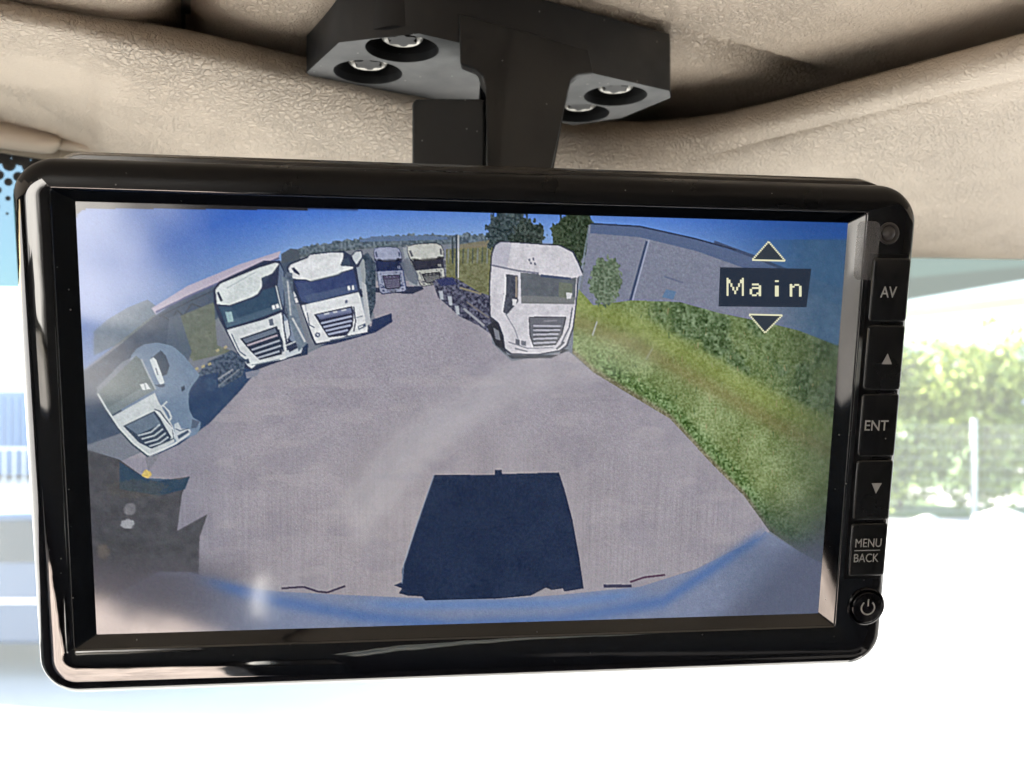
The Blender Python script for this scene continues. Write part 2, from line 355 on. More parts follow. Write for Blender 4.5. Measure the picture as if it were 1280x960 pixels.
def seg_dist(x, y, a, b):
    ax, ay = a; bx, by = b; L = math.hypot(bx-ax, by-ay); ux, uy = (bx-ax)/L, (by-ay)/L
    return (x-ax)*(-uy)+(y-ay)*ux, (x-ax)*ux+(y-ay)*uy
G0 = (-.093, .249); G1 = (-.075, .200)      # gap between the two roof panels, seen from below
def far_edge(px): return smooth_interp(px, UX, UD)
def roof_z(x, y):
    z = .1005
    s, tpar = seg_dist(x, y, (.000, .2235), (.104, .293))
    ex = lambda q: math.exp(max(-50, min(50, q)))
    wgt = 1/(1+ex((tpar-.128)/.006))/(1+ex(-(tpar+.05)/.01))
    z += -.0045/(1+ex((x+.040)/.004))+wgt*.005*ex(-(s/.0045)**2)
    return z
def main_roof(u, v_):
    # v: 0 behind the camera .. 1 in front over the header; u: across, starting at the gap
    y = -.9+v_*1.27
    if v_ > .6: y = -.9+.6*1.27+(v_-.6)/.4*(.37-(-.9+.6*1.27))
    gx = G0[0]+(G1[0]-G0[0])*(G0[1]-y)/(G0[1]-G1[1]) if y > .12 else G0[0]+(G1[0]-G0[0])*(G0[1]-.12)/(G0[1]-G1[1])
    x = gx+.0015+(1.15-gx)*u**2.2
    dx = x-gx-.0015
    z = roof_z(x, y)+.010*math.exp(-(dx/.005))
    # panel rises at its front edge, over the groove
    e = y-.275
    z += .02*max(0, x-.02)
    return Vector((x, y, CZ+z))
tag(box('gap_strip', (-.13, .05, CZ+.1030), (-.055, .245, CZ+.1045), M_fabric), 'grey woven strip between the two beige roof panels', 'lining', kind='structure')
mr_ = sheet('roof_panel', 260, 260, main_roof, M_vinyl2, solid=.002)
tag(mr_, 'beige vinyl roof lining panel carrying the black bracket', 'roof lining', kind='structure')
def left_roof(u, v_):
    y = -.9+v_*1.22
    gx = G0[0]+(G1[0]-G0[0])*(G0[1]-y)/(G0[1]-G1[1]) if y > .12 else G0[0]+(G1[0]-G0[0])*(G0[1]-.12)/(G0[1]-G1[1])
    x = gx-.0015-1.1*(1-u)**2.2; dx = gx-.0015-x
    z = .0925+.010*math.exp(-(dx/.005))
    e = (y-(.238+.15*(x+.1)))
    return Vector((x, y, CZ+z))
lr_ = sheet('side_roof_panel', 160, 160, left_roof, M_vinyl2, solid=.002)
tag(lr_, 'beige vinyl roof lining panel left of the dark gap', 'roof lining', kind='structure')
tag(prism('gap_lining', [(-1.1, -.9), (1.15, -.9), (1.15, glass_y(1.15)-.003), (-1.1, glass_y(-1.1)-.003)], CZ+.128, CZ+.135, M_fabric), 'dark woven lining in the gap between roof panels, extended to block light leaks', 'lining', kind='structure')  # lining carried forward so no light leaks into the groove

def light_stop_fn(u, v_):
    px = -700+u*2700; pxc = min(max(px, -260), 1560); x = (px-640)/F*.36
    ly = np.interp(pxc, LX, LY); top = P(pxc, ly, glass_d(pxc)-.004)
    return Vector((x, glass_y(x)-.004-.002*v_, top.z-.004+(CZ+.13-(top.z-.004))*v_)) if v_ > 0 else Vector((x, glass_y(x)-.004, top.z+.001))
tag(sheet('header_light_stop', 200, 4, light_stop_fn, M_dark, solid=.002), 'dark sheet added behind the header panel to stop light leaks', 'light stop', kind='structure')  # sheet added to keep light from leaking over the header panel
# lower trim on the left, under the header panel
def strip(name, top, bot, d0, d1, m, label, curve=.004):
    xs = [p[0] for p in top]
    def fn(u, v_):
        px = xs[0]+(xs[-1]-xs[0])*u; a = np.interp(px, *zip(*top)); b = np.interp(px, *zip(*bot))
        return P(px, a+(b-a)*v_, glass_d(px)+d0+(d1-d0)*v_-curve*math.sin(math.pi*v_))
    o = sheet(name, 60, 12, fn, m, solid=.0015); return tag(o, label, 'trim')
strip('visor_trim', [(-200, 102), (0, 151), (60, 166), (72, 171), (75, 177)], [(-200, 160), (0, 183), (55, 190), (68, 189), (75, 180)], -.010, -.008, M_trim, 'smooth beige trim moulding at the upper left above the dotted glass')
strip('trim_end', [(72, 169), (95, 177), (112, 182), (119, 190)], [(72, 185), (95, 187), (112, 190), (119, 193)], -.008, -.007, M_trim, 'pale pointed end of the trim beside the beige moulding', .002)
strip('felt_strip', [(-200, 155), (0, 181), (60, 184), (112, 187), (122, 200)], [(-200, 170), (0, 189), (60, 199), (112, 203), (126, 206)], -.005, -.004, M_felt, 'grey brown felt edge strip directly above the black glass dots', .0005)

# ---------------------------------------------------------------- cab shell behind the camera (seen only in reflections; shades the monitor)
def wall(name, a, b, label): return tag(box(name, a, b, M_dark), label, 'cab wall', kind='structure')
Z = CZ
wall('cab_floor', (-1.1, -1.2, Z-1.35), (1.15, .2, Z-1.3), 'dark cab floor')
wall('front_wall', (-1.1, .2, Z-1.3), (1.15, .24, Z-.62), 'dark panel below the windscreen')
# rear wall; its left window is added to let a bright reflection through
RY = -.85
wx0, wx1, wz0, wz1 = -.80, -.15, -.33, .03
for nm, a, b in (('rear_wall', (-1.1, RY-.03, Z-1.3), (wx0, RY, Z+.14)), ('rear_wall', (wx1, RY-.03, Z-1.3), (1.15, RY, Z+.14)),
                 ('rear_wall', (wx0, RY-.03, Z-1.3), (wx1, RY, Z+wz0)), ('rear_wall', (wx0, RY-.03, Z+wz1), (wx1, RY, Z+.14))):
    wall(nm, a, b, 'dark rear wall of the cab')
wall('rear_wall', (wx0, RY-.02, Z+wz0), (-.46, RY+.004, Z-.13), 'dark blocker added over the rear opening to shape the bevel reflection')  # panel added to keep the middle of the bevel reflection dark
# side walls with window openings
for sx_, xx in ((-1, -1.1), (1, 1.12)):
    wall('side_wall', (xx, RY, Z-1.3), (xx+.03, .7, Z-.42), 'dark door panel of the cab')
    ys_ = -.45 if sx_ < 0 else .3
    wall('side_wall', (xx, RY, Z-.42), (xx+.03, ys_, Z+.14), 'dark rear side panel of the cab')
    wall('side_wall', (xx, ys_, Z+.05), (xx+.03, .7, Z+.14), 'dark panel above the side window')
M_rg = bpy.data.materials.new('graded_fade_glass'); M_rg.use_nodes = True; t = M_rg.node_tree; t.nodes.clear()
out = t.nodes.new('ShaderNodeOutputMaterial'); tr = t.nodes.new('ShaderNodeBsdfTransparent'); tc = t.nodes.new('ShaderNodeTexCoord'); sx = t.nodes.new('ShaderNodeSeparateXYZ')
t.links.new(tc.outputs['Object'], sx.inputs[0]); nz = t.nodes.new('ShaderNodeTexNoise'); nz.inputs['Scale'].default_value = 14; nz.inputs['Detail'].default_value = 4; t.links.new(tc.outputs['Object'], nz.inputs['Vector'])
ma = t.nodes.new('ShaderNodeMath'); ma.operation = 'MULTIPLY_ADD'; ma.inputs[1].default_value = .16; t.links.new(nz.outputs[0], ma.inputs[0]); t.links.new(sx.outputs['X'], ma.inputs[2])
mr = t.nodes.new('ShaderNodeMapRange'); mr.inputs[1].default_value = -.24; mr.inputs[2].default_value = -.09; mr.inputs[3].default_value = .62; mr.inputs[4].default_value = .04; mr.interpolation_type = 'SMOOTHSTEP'  # transparency graded across the added glass to soften the bright reflection's edge
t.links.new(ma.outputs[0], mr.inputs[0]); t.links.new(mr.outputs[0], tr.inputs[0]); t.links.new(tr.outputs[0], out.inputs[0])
rg = link('fade_glass', [(wx0, RY-.015, Z+wz0), (wx1, RY-.015, Z+wz0), (wx1, RY-.015, Z+wz1), (wx0, RY-.015, Z+wz1)], [(0, 1, 2, 3)], M_rg)
tag(rg, 'graded glass added behind the camera to fade the bright reflection at the screen left', 'graded glass')
# pale cushion added behind the camera, angled to the sun for a pink reflection
cu = box('reflector_cushion', (-.42, -.04, -.5), (.25, .0, 0), M_cushion, bevel=.012, seg=4); cu.location = (-.335, -.58, Z-.455); cu.rotation_euler = (0, 0, math.radians(35))
tag(cu, 'pale pinkish cushion added to brighten the reflection in the lower left of the screen', 'cushion')

tag(box('bottle_plinth', (-.16, -.84, Z-1.3), (.0, -.62, Z-.592), M_dark, bevel=.006), 'dark box added behind the camera to carry the reflector bottle', 'bottle_plinth')  # box added only to carry the reflector bottle
wb = empty('reflector_bottle', (-.094, -.70, Z-.592)); tag(wb, 'small white bottle added to mirror as a pale oval low on the left of the screen', 'bottle')  # bottle added so a pale oval mirrors in the screen
lathe('body', [(0, 0), (.012, .001), (.016, .015), (.0165, .04), (.013, .058), (.008, .064)], M_white, wb, capped=False); lathe('cap', [(.0075, .063), (.0075, .070), (.005, .073), (0, .0735)], M_white, wb)
def streak_fn(u, v_):
    x = .02+.36*u; z = -.42+.26*u+.05*math.sin(u*4)
    return Vector((x-.02*v_, -.62+.01*math.sin(v_*9)+.02*u, Z+z+.055*(v_-.5)+.012*math.sin(u*11)*v_))
tag(sheet('streak_band', 40, 10, streak_fn, mat('pale_streak', (.6, .59, .57), .7), solid=.0015), 'pale band added behind the camera for a faint streak mirrored in the screen', 'reflector band')  # band added so a faint pale streak mirrors in the screen
# ---------------------------------------------------------------- mounting bracket
BM = Matrix.Translation((-.004, .250, CZ+.085)) @ Matrix.Rotation(math.atan2(.523, .852), 4, 'Z')
br = empty('mounting_bracket', M=BM); tag(br, 'matte black T shaped bracket screwed to the beige roof lining', 'bracket')
HOLES = [(-.0343, -.0103), (-.0352, .0101), (.0345, -.0098), (.0355, .0095)]
HR = .0093
# plate: top slab plus an underside sheet with real bores
outl = [(-.0495, -.006), (-.035, -.0215), (.045, -.0215), (.0495, -.017), (.0495, .006), (.041, .0205), (-.030, .0215), (-.0475, .0215), (-.0495, .019)]
def plate_mesh():
    bm = bmesh.new()
    vs = [bm.verts.new((x, y, 0)) for x, y in outl]; ed = [bm.edges.new((vs[i], vs[(i+1) % len(vs)])) for i in range(len(vs))]
    for hx, hy in HOLES:
        hv = [bm.verts.new((hx+HR*math.cos(a), hy+HR*math.sin(a), 0)) for a in np.linspace(0, 2*math.pi, 41)[:-1]]
        ed += [bm.edges.new((hv[i], hv[(i+1) % 40])) for i in range(40)]
    bmesh.ops.triangle_fill(bm, edges=ed, use_beauty=True)
    # remove faces inside holes
    for fa in list(bm.faces):
        c = fa.calc_center_median()
        if any(all(math.hypot(q.co.x-hx, q.co.y-hy) < HR*1.01 for q in fa.verts) for hx, hy in HOLES): bm.faces.remove(fa)
    r = bmesh.ops.extrude_face_region(bm, geom=bm.faces[:])
    for q in [e for e in r['geom'] if isinstance(e, bmesh.types.BMVert)]: q.co.z += .0165
    bmesh.ops.recalc_face_normals(bm, faces=bm.faces)
    me = bpy.data.meshes.new('plate'); bm.to_mesh(me); bm.free(); return me
me = plate_mesh(); me.shade_smooth(); me.materials.append(M_matte)
pl = bpy.data.objects.new('plate', me); COL.objects.link(pl); pl.parent = br
b = pl.modifiers.new('bevel', 'BEVEL'); b.width = .0013; b.segments = 3; b.limit_method = 'ANGLE'; b.angle_limit = math.radians(50); b.harden_normals = True
for hx, hy in HOLES:
    sc = lathe('screw', [(.0, .0050), (.0036, .0050), (.0037, .0026), (.0046, .0022), (.0052, .0026), (.0056, .0044), (.0056, .0120), (0, .0120)], M_steel, br, c=(0, 0)); sc.location = (hx, hy, 0)
    # six-lobed recess and a collar round it
    st_ = []
    for k in range(36):
        a = 2*math.pi*k/36; r_ = .0034+.0006*math.cos(6*a); st_.append((r_*math.cos(a), r_*math.sin(a)))
    prism('socket', st_, .0021, .0030, M_hole, sc)
    lathe('bore', [(HR*.99, .0022), (HR*.97, .012), (.0062, .0125), (0, .0126)], M_hole, br, capped=False).location = (hx, hy, 0)
# neck (world-shaped, converted into bracket space)
BI = BM.inverted()
def wp(px, py, d): return BI @ P(px, py, d)
def block(name, front, dfront, dback, m, parent, bevel, shrink=0):
    fr_ = [BI @ P(px, py, d) for (px, py), d in zip(front, dfront)]
    bk = [BI @ (P(px, py, d)+Vector((0, db-0, 0))) for (px, py), d, db in zip(front, dfront, dback)]
    n = len(front); vv = fr_+bk
    ff = [tuple(range(n)), tuple(range(n, 2*n))]+[(i, (i+1) % n, n+(i+1) % n, n+i) for i in range(n)]
    return link(name, vv, ff, m, parent, bevel=bevel)
def pdep(px): return .1936/(.852-.523*(px-640)/F)
neck_f = [(573, 16), (640, 34), (736, 62), (742, 92), (722, 94), (714, 100), (710, 112), (683, 240), (674, 330), (612, 330), (609, 240), (607, 108), (603, 94), (594, 86), (575, 80)]
neck_d = [pdep(px)-.0010*(742-px)/170-.0003-max(0, py-110)*.000075 for px, py in neck_f]
block('neck', neck_f, neck_d, [.004]*6+[.02, .026, .026, .026, .026, .02, .006, .005, .004], M_matte, br, .0008)
block('cable_cover', [(515, 128), (520, 123), (604, 123), (606, 127), (606, 300), (515, 300)], [.226]*6, [.020]*6, M_matte, br, .0012)
block('clamp_arm', [(600, 100), (608, 92), (608, 128), (598, 128)], [.2325, .2325, .232, .232], [.02]*4, M_glossflat, br, .0006)

# ---------------------------------------------------------------- the monitor
Rm = np.array([[0.9925299023541103, 0.021828803849030118, 0.12003289655531682], [0.12193716467063853, -0.14551718067641362, -0.9818126491342787], [-0.003964947039293827, 0.9891148838484367, -0.1470918955771086]])
Tm = np.array([-0.0068828694059173525, 0.1825252848840868, -0.008535382508564643])
MM = Matrix([[*Rm[0], Tm[0]], [*Rm[1], Tm[1]], [*Rm[2], Tm[2]+CZ], [0, 0, 0, 1]])
mon = empty('monitor', M=MM); tag(mon, 'glossy black rear view monitor showing a truck yard on its screen', 'monitor')
mm = .001
def S(px, py, z=0.0):                      # photo pixel -> monitor-local x, y on the plane z
    d = np.array([(px-640)/F, 1, -(py-480)/F]); n = Rm[:, 2]; o = Tm+n*z
    q = Rm.T@(d*((o@n)/(d@n))-Tm); return float(q[0]), float(q[1])
def L(x0, x1, y0, y1, r, z, n=12): return [(x*mm, y*mm, z*mm) for x, y in rrect(x0, x1, y0, y1, r, n)]
XL, XR, YB, YT = -88.2, 91.3, -55.0, 51.2
def ins(i, z, r=8.0): return L(XL+i, XR-i*.7, YB+i, YT-i, max(r-i, .3), z)
bx = (-80.4, 79.3, -44.6, 45.2)
loops = [ins(3.0, -4), ins(.6, -3.8), ins(0, -3), ins(0, .3), ins(.35, 1.8), ins(1.0, 2.9), ins(2.0, 3.6), ins(3.2, 3.95), ins(3.6, 4.0),
         L(bx[0]-.5, bx[1]+.5, bx[2]-.5, bx[3]+.5, .8, 4.0), L(bx[0]-.12, bx[1]+.12, bx[2]-.12, bx[3]+.12, .5, 3.85), L(bx[0], bx[1], bx[2], bx[3], .4, 3.6)]
ff_ = rings('front_frame', loops, M_gloss, mon, cap0=True, sharp=60); ff_.data.materials.append(M_edge)
for q in ff_.data.polygons:
    c = q.center/mm
    if c.y > 46.5 or (q.normal.z < .9 and c.x > 50): q.material_index = 1
rings('inner_bevel', [L(bx[0]+.02, bx[1]-.02, bx[2]+.02, bx[3]-.02, .4, 3.65), L(-77.2, 77.3, -43.2, 43.3, .3, -.1), L(-78, 78, -44, 44, .3, -1)], M_bevel, mon, cap0=False, cap1=False)
rings('rear_cover', [L(-84, 89.5, -50, 52.3, 7, -4.1), L(-84.5, 88.5, -50.5, 53.1, 7, -6), L(-84, 88, -50, 53.1, 7, -9), L(-78, 82, -46, 49, 7, -24), L(-70, 74, -40, 43, 6, -26)], M_rear, mon, cap0=True, cap1=True)
lathe('mount_knuckle', [(9*mm, -26*mm), (9*mm, -32*mm), (6*mm, -34*mm), (6*mm, -44*mm), (0, -44*mm)], M_matte, mon)

# buttons
def button(y0, y1, r0=1.0, x0=81.3):
    ls = [L(x0, 89.6, y0, y1, .7, 3.0, 5), L(x0, 89.6, y0, y1, .7, 4.35, 5), L(x0+.15, 89.5, y0+.12, y1-.12, .7, 4.6, 5), L(x0+.45, 89.2, y0+.4, y1-.4, .6, 4.7, 5)]
    return rings('button', ls, M_btn, mon, cap0=True, cap1=True, sharp=50)
btn = []
ys = [(36.2, 22.9), (22.2, 8.3), (7.6, -6.2), (-6.9, -20.3), (-21.0, -33.0)]
for a, b_ in ys: btn.append(button(b_, a))
box('button_channel', (80.6*mm, -33.8*mm, 3.5*mm), (89.0*mm, 37.0*mm, 4.06*mm), M_seam, mon)
for (a0, a1), (b0, b1) in zip(ys[:-1], ys[1:]):           # small moulded gap pieces between the buttons
    yc = (a1+b0)/2; box('button_hinge', (84.5*mm, (yc-.22)*mm, 3.9*mm), (88.6*mm, (yc+.22)*mm, 4.35*mm), M_glossflat, mon, bevel=.0001)
for y0, y1 in ((38, 48), (-46, -34.2)):
    pass
pw = lathe('power_button', [(4.3*mm, 3.9*mm), (4.3*mm, 4.25*mm), (4.0*mm, 4.45*mm), (3.75*mm, 4.15*mm), (3.6*mm, 4.15*mm), (3.5*mm, 4.7*mm), (3.2*mm, 4.9*mm), (0, 4.95*mm)], M_glossflat, mon, n=48)
pw.location = (86.3*mm, -40.2*mm, 0)
sn = lathe('light_sensor', [(2.9*mm, 3.9*mm), (2.9*mm, 4.3*mm), (2.5*mm, 4.45*mm), (2.1*mm, 4.1*mm), (1.9*mm, 4.0*mm), (1.5*mm, 4.5*mm), (.8*mm, 4.9*mm), (0, 5.0*mm)], mat('sensor_lens', (.06, .055, .055), .28, ior=1.5), mon)
sn.scale = (.78, .78, 1); sn.location = (84.4*mm, 41.2*mm, 0)

def text(body, cx, cy, size, parent, z=4.72, w_=None, m=M_print, name='lettering', off=1):
    cu_ = bpy.data.curves.new('t', 'FONT'); cu_.body = body; cu_.size = size*mm; cu_.align_x = 'CENTER'; cu_.align_y = 'CENTER'; cu_.extrude = .00002; cu_.resolution_u = 6
    cu_.offset = .000015*size/2.5*off
    to = bpy.data.objects.new('t', cu_); COL.objects.link(to); bpy.context.view_layer.update()
    me_ = bpy.data.meshes.new_from_object(to.evaluated_get(bpy.context.evaluated_depsgraph_get()))
    bpy.data.objects.remove(to)
    co = np.array([v_.co[:] for v_ in me_.vertices]); c0 = co.min(0); c1 = co.max(0); c = (c0+c1)/2
    sxx = 1 if w_ is None else w_*mm/(c1[0]-c0[0])
    for v_ in me_.vertices: v_.co = ((v_.co.x-c[0])*sxx+cx*mm, v_.co.y-c[1]+cy*mm, v_.co.z-c[2]+z*mm)
    me_.materials.clear(); me_.materials.append(m)
    o = bpy.data.objects.new(name, me_); COL.objects.link(o); o.parent = parent; return o
text('AV', 85.1, 29.1, 3.3, btn[0], w_=3.6)
text('ENT', 84.9, .7, 3.2, btn[2], w_=5.3)
text('MENU', 85.3, -25.4, 2.75, btn[4], w_=6.0, off=0)
text('BACK', 85.1, -28.8, 2.75, btn[4], w_=5.7, off=0)
box('divider_line', (82.2*mm, -27.2*mm, 4.70*mm), (88.1*mm, -27.0*mm, 4.74*mm), M_print, btn[4])
prism('arrow', [(84.9*mm, 13.9*mm), (87.2*mm, 13.9*mm), (86.05*mm, 16.2*mm)], 4.69*mm, 4.74*mm, M_print, btn[1])
prism('arrow', [(84.9*mm, -12.0*mm), (87.2*mm, -12.0*mm), (86.05*mm, -14.3*mm)], 4.69*mm, 4.74*mm, M_print, btn[3])
# power symbol
v = []; f = []
for k in range(31):
    a = math.radians(90+38+(360-76)*k/30)
    for r_ in (1.35, 1.7): v.append((r_*math.cos(a)*mm, r_*math.sin(a)*mm, 4.99*mm))
for k in range(30): f.append((2*k, 2*k+1, 2*k+3, 2*k+2))
i = len(v); v += [(-.17*mm, .35*mm, 4.99*mm), (.17*mm, .35*mm, 4.99*mm), (.17*mm, 2.0*mm, 4.99*mm), (-.17*mm, 2.0*mm, 4.99*mm)]; f.append((i, i+1, i+2, i+3))
ps = link('power_symbol', v, f, M_print, pw)

# clear film tab at the upper right of the screen
M_film = bpy.data.materials.new('clear_film'); M_film.use_nodes = True; t = M_film.node_tree; t.nodes.clear()
out = t.nodes.new('ShaderNodeOutputMaterial'); tr = t.nodes.new('ShaderNodeBsdfTransparent'); df = t.nodes.new('ShaderNodeBsdfPrincipled')
df.inputs['Base Color'].default_value = (.5, .5, .52, 1); df.inputs['Roughness'].default_value = .15
ms = t.nodes.new('ShaderNodeMixShader'); ms.inputs[0].default_value = .14
t.links.new(tr.outputs[0], ms.inputs[1]); t.links.new(df.outputs[0], ms.inputs[2]); t.links.new(ms.outputs[0], out.inputs[0])
fo = rrect(77.3, 82.4, 31.5, 43.6, 1.3, 6)
prism('film_tab', [(x*mm, y*mm) for x, y in fo], 4.20*mm, 4.26*mm, M_film, mon)

# shallower front: the frame face stands about 2 mm above the panel
KX = 1.011
def fit(o, inner):
    for q in o.data.vertices:
        x, y, z = q.co
        if inner and z < 0: continue
        q.co = (-.0155+(x+.0155)*KX, .035+(y-.035)*KX, .183-(.183-z)*KX)
    o.data.update()
for o in list(mon.children):
    if o.location.length > 1e-6:
        l = o.location; zc = .183-.183*KX
        o.location = (-.0155+(l.x+.0155)*KX, .035+(l.y-.035)*KX, zc); o.scale = [s_*KX for s_ in o.scale]
    else:
        fit(o, o.name.startswith('inner_bevel'))
        for c_ in o.children: fit(c_, False)
# ---------------------------------------------------------------- the picture on the screen
SW, SH = 154.4, 86.2
NX, NY = 880, 492
def paint():
    W2, H2 = NX*2, NY*2
    lx = (np.arange(W2)+.5)/W2*SW-SW/2; ly = SH/2-(np.arange(H2)+.5)/H2*SH
    lx, ly = np.meshgrid(lx*mm, ly*mm)
    wx = Rm[0, 0]*lx+Rm[0, 1]*ly+Tm[0]; wy = Rm[1, 0]*lx+Rm[1, 1]*ly+Tm[1]; wz = Rm[2, 0]*lx+Rm[2, 1]*ly+Tm[2]
    X = 640+F*wx/wy; Y = 480-F*wz/wy
    img = np.zeros((H2, W2, 3)); 
    cols = X[H2//2]; 
    def noise(sx_, sy_=None, seed=0, octs=1):
        sy_ = sy_ or sx_; r = np.random.default_rng(seed); tot = 0; amp = 1; na = 0
        for o_ in range(octs):
            gh, gw = int(H2*.5/sy_)+3, int(W2*.5/sx_)+3; g_ = r.random((gh, gw))
            yy = np.arange(H2)*.5/sy_; xx = np.arange(W2)*.5/sx_; yi = yy.astype(int); xi = xx.astype(int)
            fy = (yy-yi)[:, None]; fx = (xx-xi)[None]; fy = fy*fy*(3-2*fy); fx = fx*fx*(3-2*fx)
            yi = np.minimum(yi, gh-2); xi = np.minimum(xi, gw-2)
            a = g_[yi][:, xi]; b_ = g_[yi][:, xi+1]; c_ = g_[yi+1][:, xi]; d_ = g_[yi+1][:, xi+1]
            tot = tot+amp*((a*(1-fx)+b_*fx)*(1-fy)+(c_*(1-fx)+d_*fx)*fy); na += amp; amp *= .5; sx_ = max(sx_/2, .6); sy_ = max(sy_/2, .6)
        return tot/na
    def mask(pts, soft=0):
        p = np.array(pts, float); x0, y0 = p.min(0)-1; x1, y1 = p.max(0)+1
        cc = np.nonzero(((X >= x0) & (X <= x1)).any(0))[0]; rr = np.nonzero(((Y >= y0) & (Y <= y1)).any(1))[0]
        if len(cc) == 0 or len(rr) == 0: return None
        sl_ = (slice(rr[0], rr[-1]+1), slice(cc[0], cc[-1]+1)); x = X[sl_]; y = Y[sl_]; ins_ = np.zeros(x.shape, bool)
        for (ax, ay), (bx_, by_) in zip(p, np.roll(p, -1, 0)):
            if ay == by_: continue
            c = ((ay > y) != (by_ > y)) & (x < (bx_-ax)*(y-ay)/(by_-ay)+ax); ins_ ^= c
        return sl_, ins_.astype(float)
    def poly(pts, col, a=1.0, nz=None):
        r = mask(pts)
        if r is None: return
        sl_, m_ = r; m_ = (m_*a)[..., None]
        c = np.array(col, float)[None, None]
        if nz is not None: c = c+nz[sl_][..., None]
        img[sl_] = img[sl_]*(1-m_)+c*m_
    def line(pts, w_, col, a=1.0):
        for (ax, ay), (bx_, by_) in zip(pts[:-1], pts[1:]):
            l = math.hypot(bx_-ax, by_-ay) or 1; nx, ny = -(by_-ay)/l*w_/2, (bx_-ax)/l*w_/2
            poly([(ax+nx, ay+ny), (bx_+nx, by_+ny), (bx_-nx, by_-ny), (ax-nx, ay-ny)], col, a)
    def field(f_, col, nz=None):                   # f_ array of alpha
        c = np.array(col, float)[None, None]
        if nz is not None: c = c+nz[..., None]
        img[:] = img*(1-f_[..., None])+c*f_[..., None]
    def ss(e0, e1, v_): q = np.clip((v_-e0)/(e1-e0), 0, 1); return q*q*(3-2*q)
    n2 = noise(2, seed=1); n4 = noise(4, seed=2, octs=2); n8 = noise(8, seed=3, octs=3); n30 = noise(30, seed=4, octs=3); n3v = noise(1.5, 5, seed=5)
    # sky
    hor = np.interp(X, [90, 190, 280, 370, 450, 560, 620, 740, 900, 1060], [470, 390, 345, 314, 303, 297, 297, 300, 320, 360])
    t_ = np.clip((hor-Y)/70, 0, 1)[..., None]
    img[:] = np.array([128, 160, 208])*(1-t_)+np.array([34, 88, 196])*t_
    k_ = ss(430, 140, X)[..., None]; img[:] = img*(1-.7*k_)+np.array([100, 124, 168])*.7*k_
    k_ = ss(800, 1040, X)[..., None]; img[:] = img*(1-.6*k_)+np.array([34, 66, 108])*.6*k_
    # far ground everything below the horizon: asphalt
    field(ss(-1.5, 1.5, Y-hor-6), (118, 124, 136))
    # left far trees and hall
    poly([(118, 445), (118, 415), (135, 400), (160, 385), (185, 375), (198, 385), (190, 410), (150, 430)], (84, 98, 100), .6, (n4-.5)*30)
    poly([(100, 470), (150, 432), (195, 395), (230, 372), (300, 345), (370, 322), (372, 345), (300, 380), (240, 420), (215, 520), (100, 560)], (70, 84, 104), 1, (n8-.5)*20)
    poly([(190, 386), (235, 358), (300, 331), (352, 314), (348, 323), (300, 343), (240, 369), (195, 393)], (176, 168, 186), 1)
    line([(195, 391), (240, 369), (300, 343), (350, 323)], 2.5, (84, 92, 128))
    line([(200, 396), (240, 376), (272, 362)], 2, (58, 68, 84)); line([(205, 396), (214, 402), (222, 388), (230, 396), (240, 380), (252, 385)], 2, (60, 70, 84))
    poly([(215, 400), (268, 378), (272, 432), (292, 440), (242, 452), (225, 430)], (104, 112, 98), .85, (n4-.5)*26)
    poly([(212, 398), (225, 392), (240, 440), (230, 470), (205, 470)], (84, 98, 116), .9)
    # horizon trees along the middle
    top = hor-1-7*noise(3, 3, seed=9)*ss(360, 400, X)*ss(620, 600, X)
    field(((Y > top) & (Y < hor+9) & (X > 368) & (X < 625)).astype(float)*.9, (84, 96, 104), (n2-.5)*70)
    poly([(352, 318), (364, 311), (374, 313), (376, 325), (352, 330)], (74, 84, 96))
    poly([(450, 300), (470, 296), (540, 295), (560, 297), (560, 300), (450, 303)], (92, 112, 142))
    # yellow-green verge behind the main truck
    poly([(558, 312), (625, 306), (628, 375), (600, 372), (572, 356), (558, 352)], (112, 114, 84), 1, (n2-.5)*34)
    for i_ in range(9): line([(562+i_*6, 306), (561+i_*6, 330)], 1.4, (66, 76, 76) if i_ % 2 else (126, 134, 136), .8)
    line([(571, 294), (571, 348)], 2.2, (60, 70, 82)); line([(573.5, 294), (573.5, 348)], 1.2, (206, 206, 206)); line([(566, 296), (566, 330)], 1.5, (52, 64, 70))
    poly([(575, 306), (615, 300), (615, 309), (575, 312)], (128, 120, 96), .8)
    # dark trees
    def tree(cx, cy, rx, ry, col, seed):
        q = ((X-cx)/rx)**2+((Y-cy)/ry)**2+(noise(3, 5, seed=seed, octs=2)-.5)*1.1
        field((q < 1).astype(float), col, (n2-.5)*64)
    tree(636, 292, 27, 30, (52, 66, 70), 21); tree(660, 300, 22, 26, (50, 62, 58), 22); tree(714, 300, 24, 34, (50, 64, 46), 23); tree(728, 292, 16, 26, (46, 60, 44), 24)
    def blob(cx, cy, rx, ry, col, a, sd):
        q = ((X-cx)/rx)**2+((Y-cy)/ry)**2+(noise(3, 3, seed=sd, octs=2)-.5)*.9; field(ss(1.15, .7, q)*a, col, (n2-.5)*30)
    # big grey hall on the right
    poly([(737, 282), (742, 279), (800, 284), (870, 300), (940, 322), (1056, 362), (1056, 480), (1000, 430), (900, 388), (800, 378), (742, 400), (727, 375)], (122, 127, 146), 1, (n2-.5)*14)
    k_ = ss(840, 1040, X)*((Y > 300) & (Y < 480)); 
    poly([(739, 279), (800, 283), (870, 298), (960, 328), (1056, 362), (1056, 384), (960, 346), (870, 314), (800, 297), (738, 292)], (74, 92, 128), .8)
    line([(739, 280), (800, 283.5), (870, 299), (920, 313)], 2, (38, 48, 74)); line([(893, 303), (945, 322), (1000, 345)], 4, (50, 56, 78), .7)
    line([(809, 302), (788, 377)], 3.2, (60, 74, 104)); line([(812, 300), (791, 377)], 1.5, (160, 168, 192))
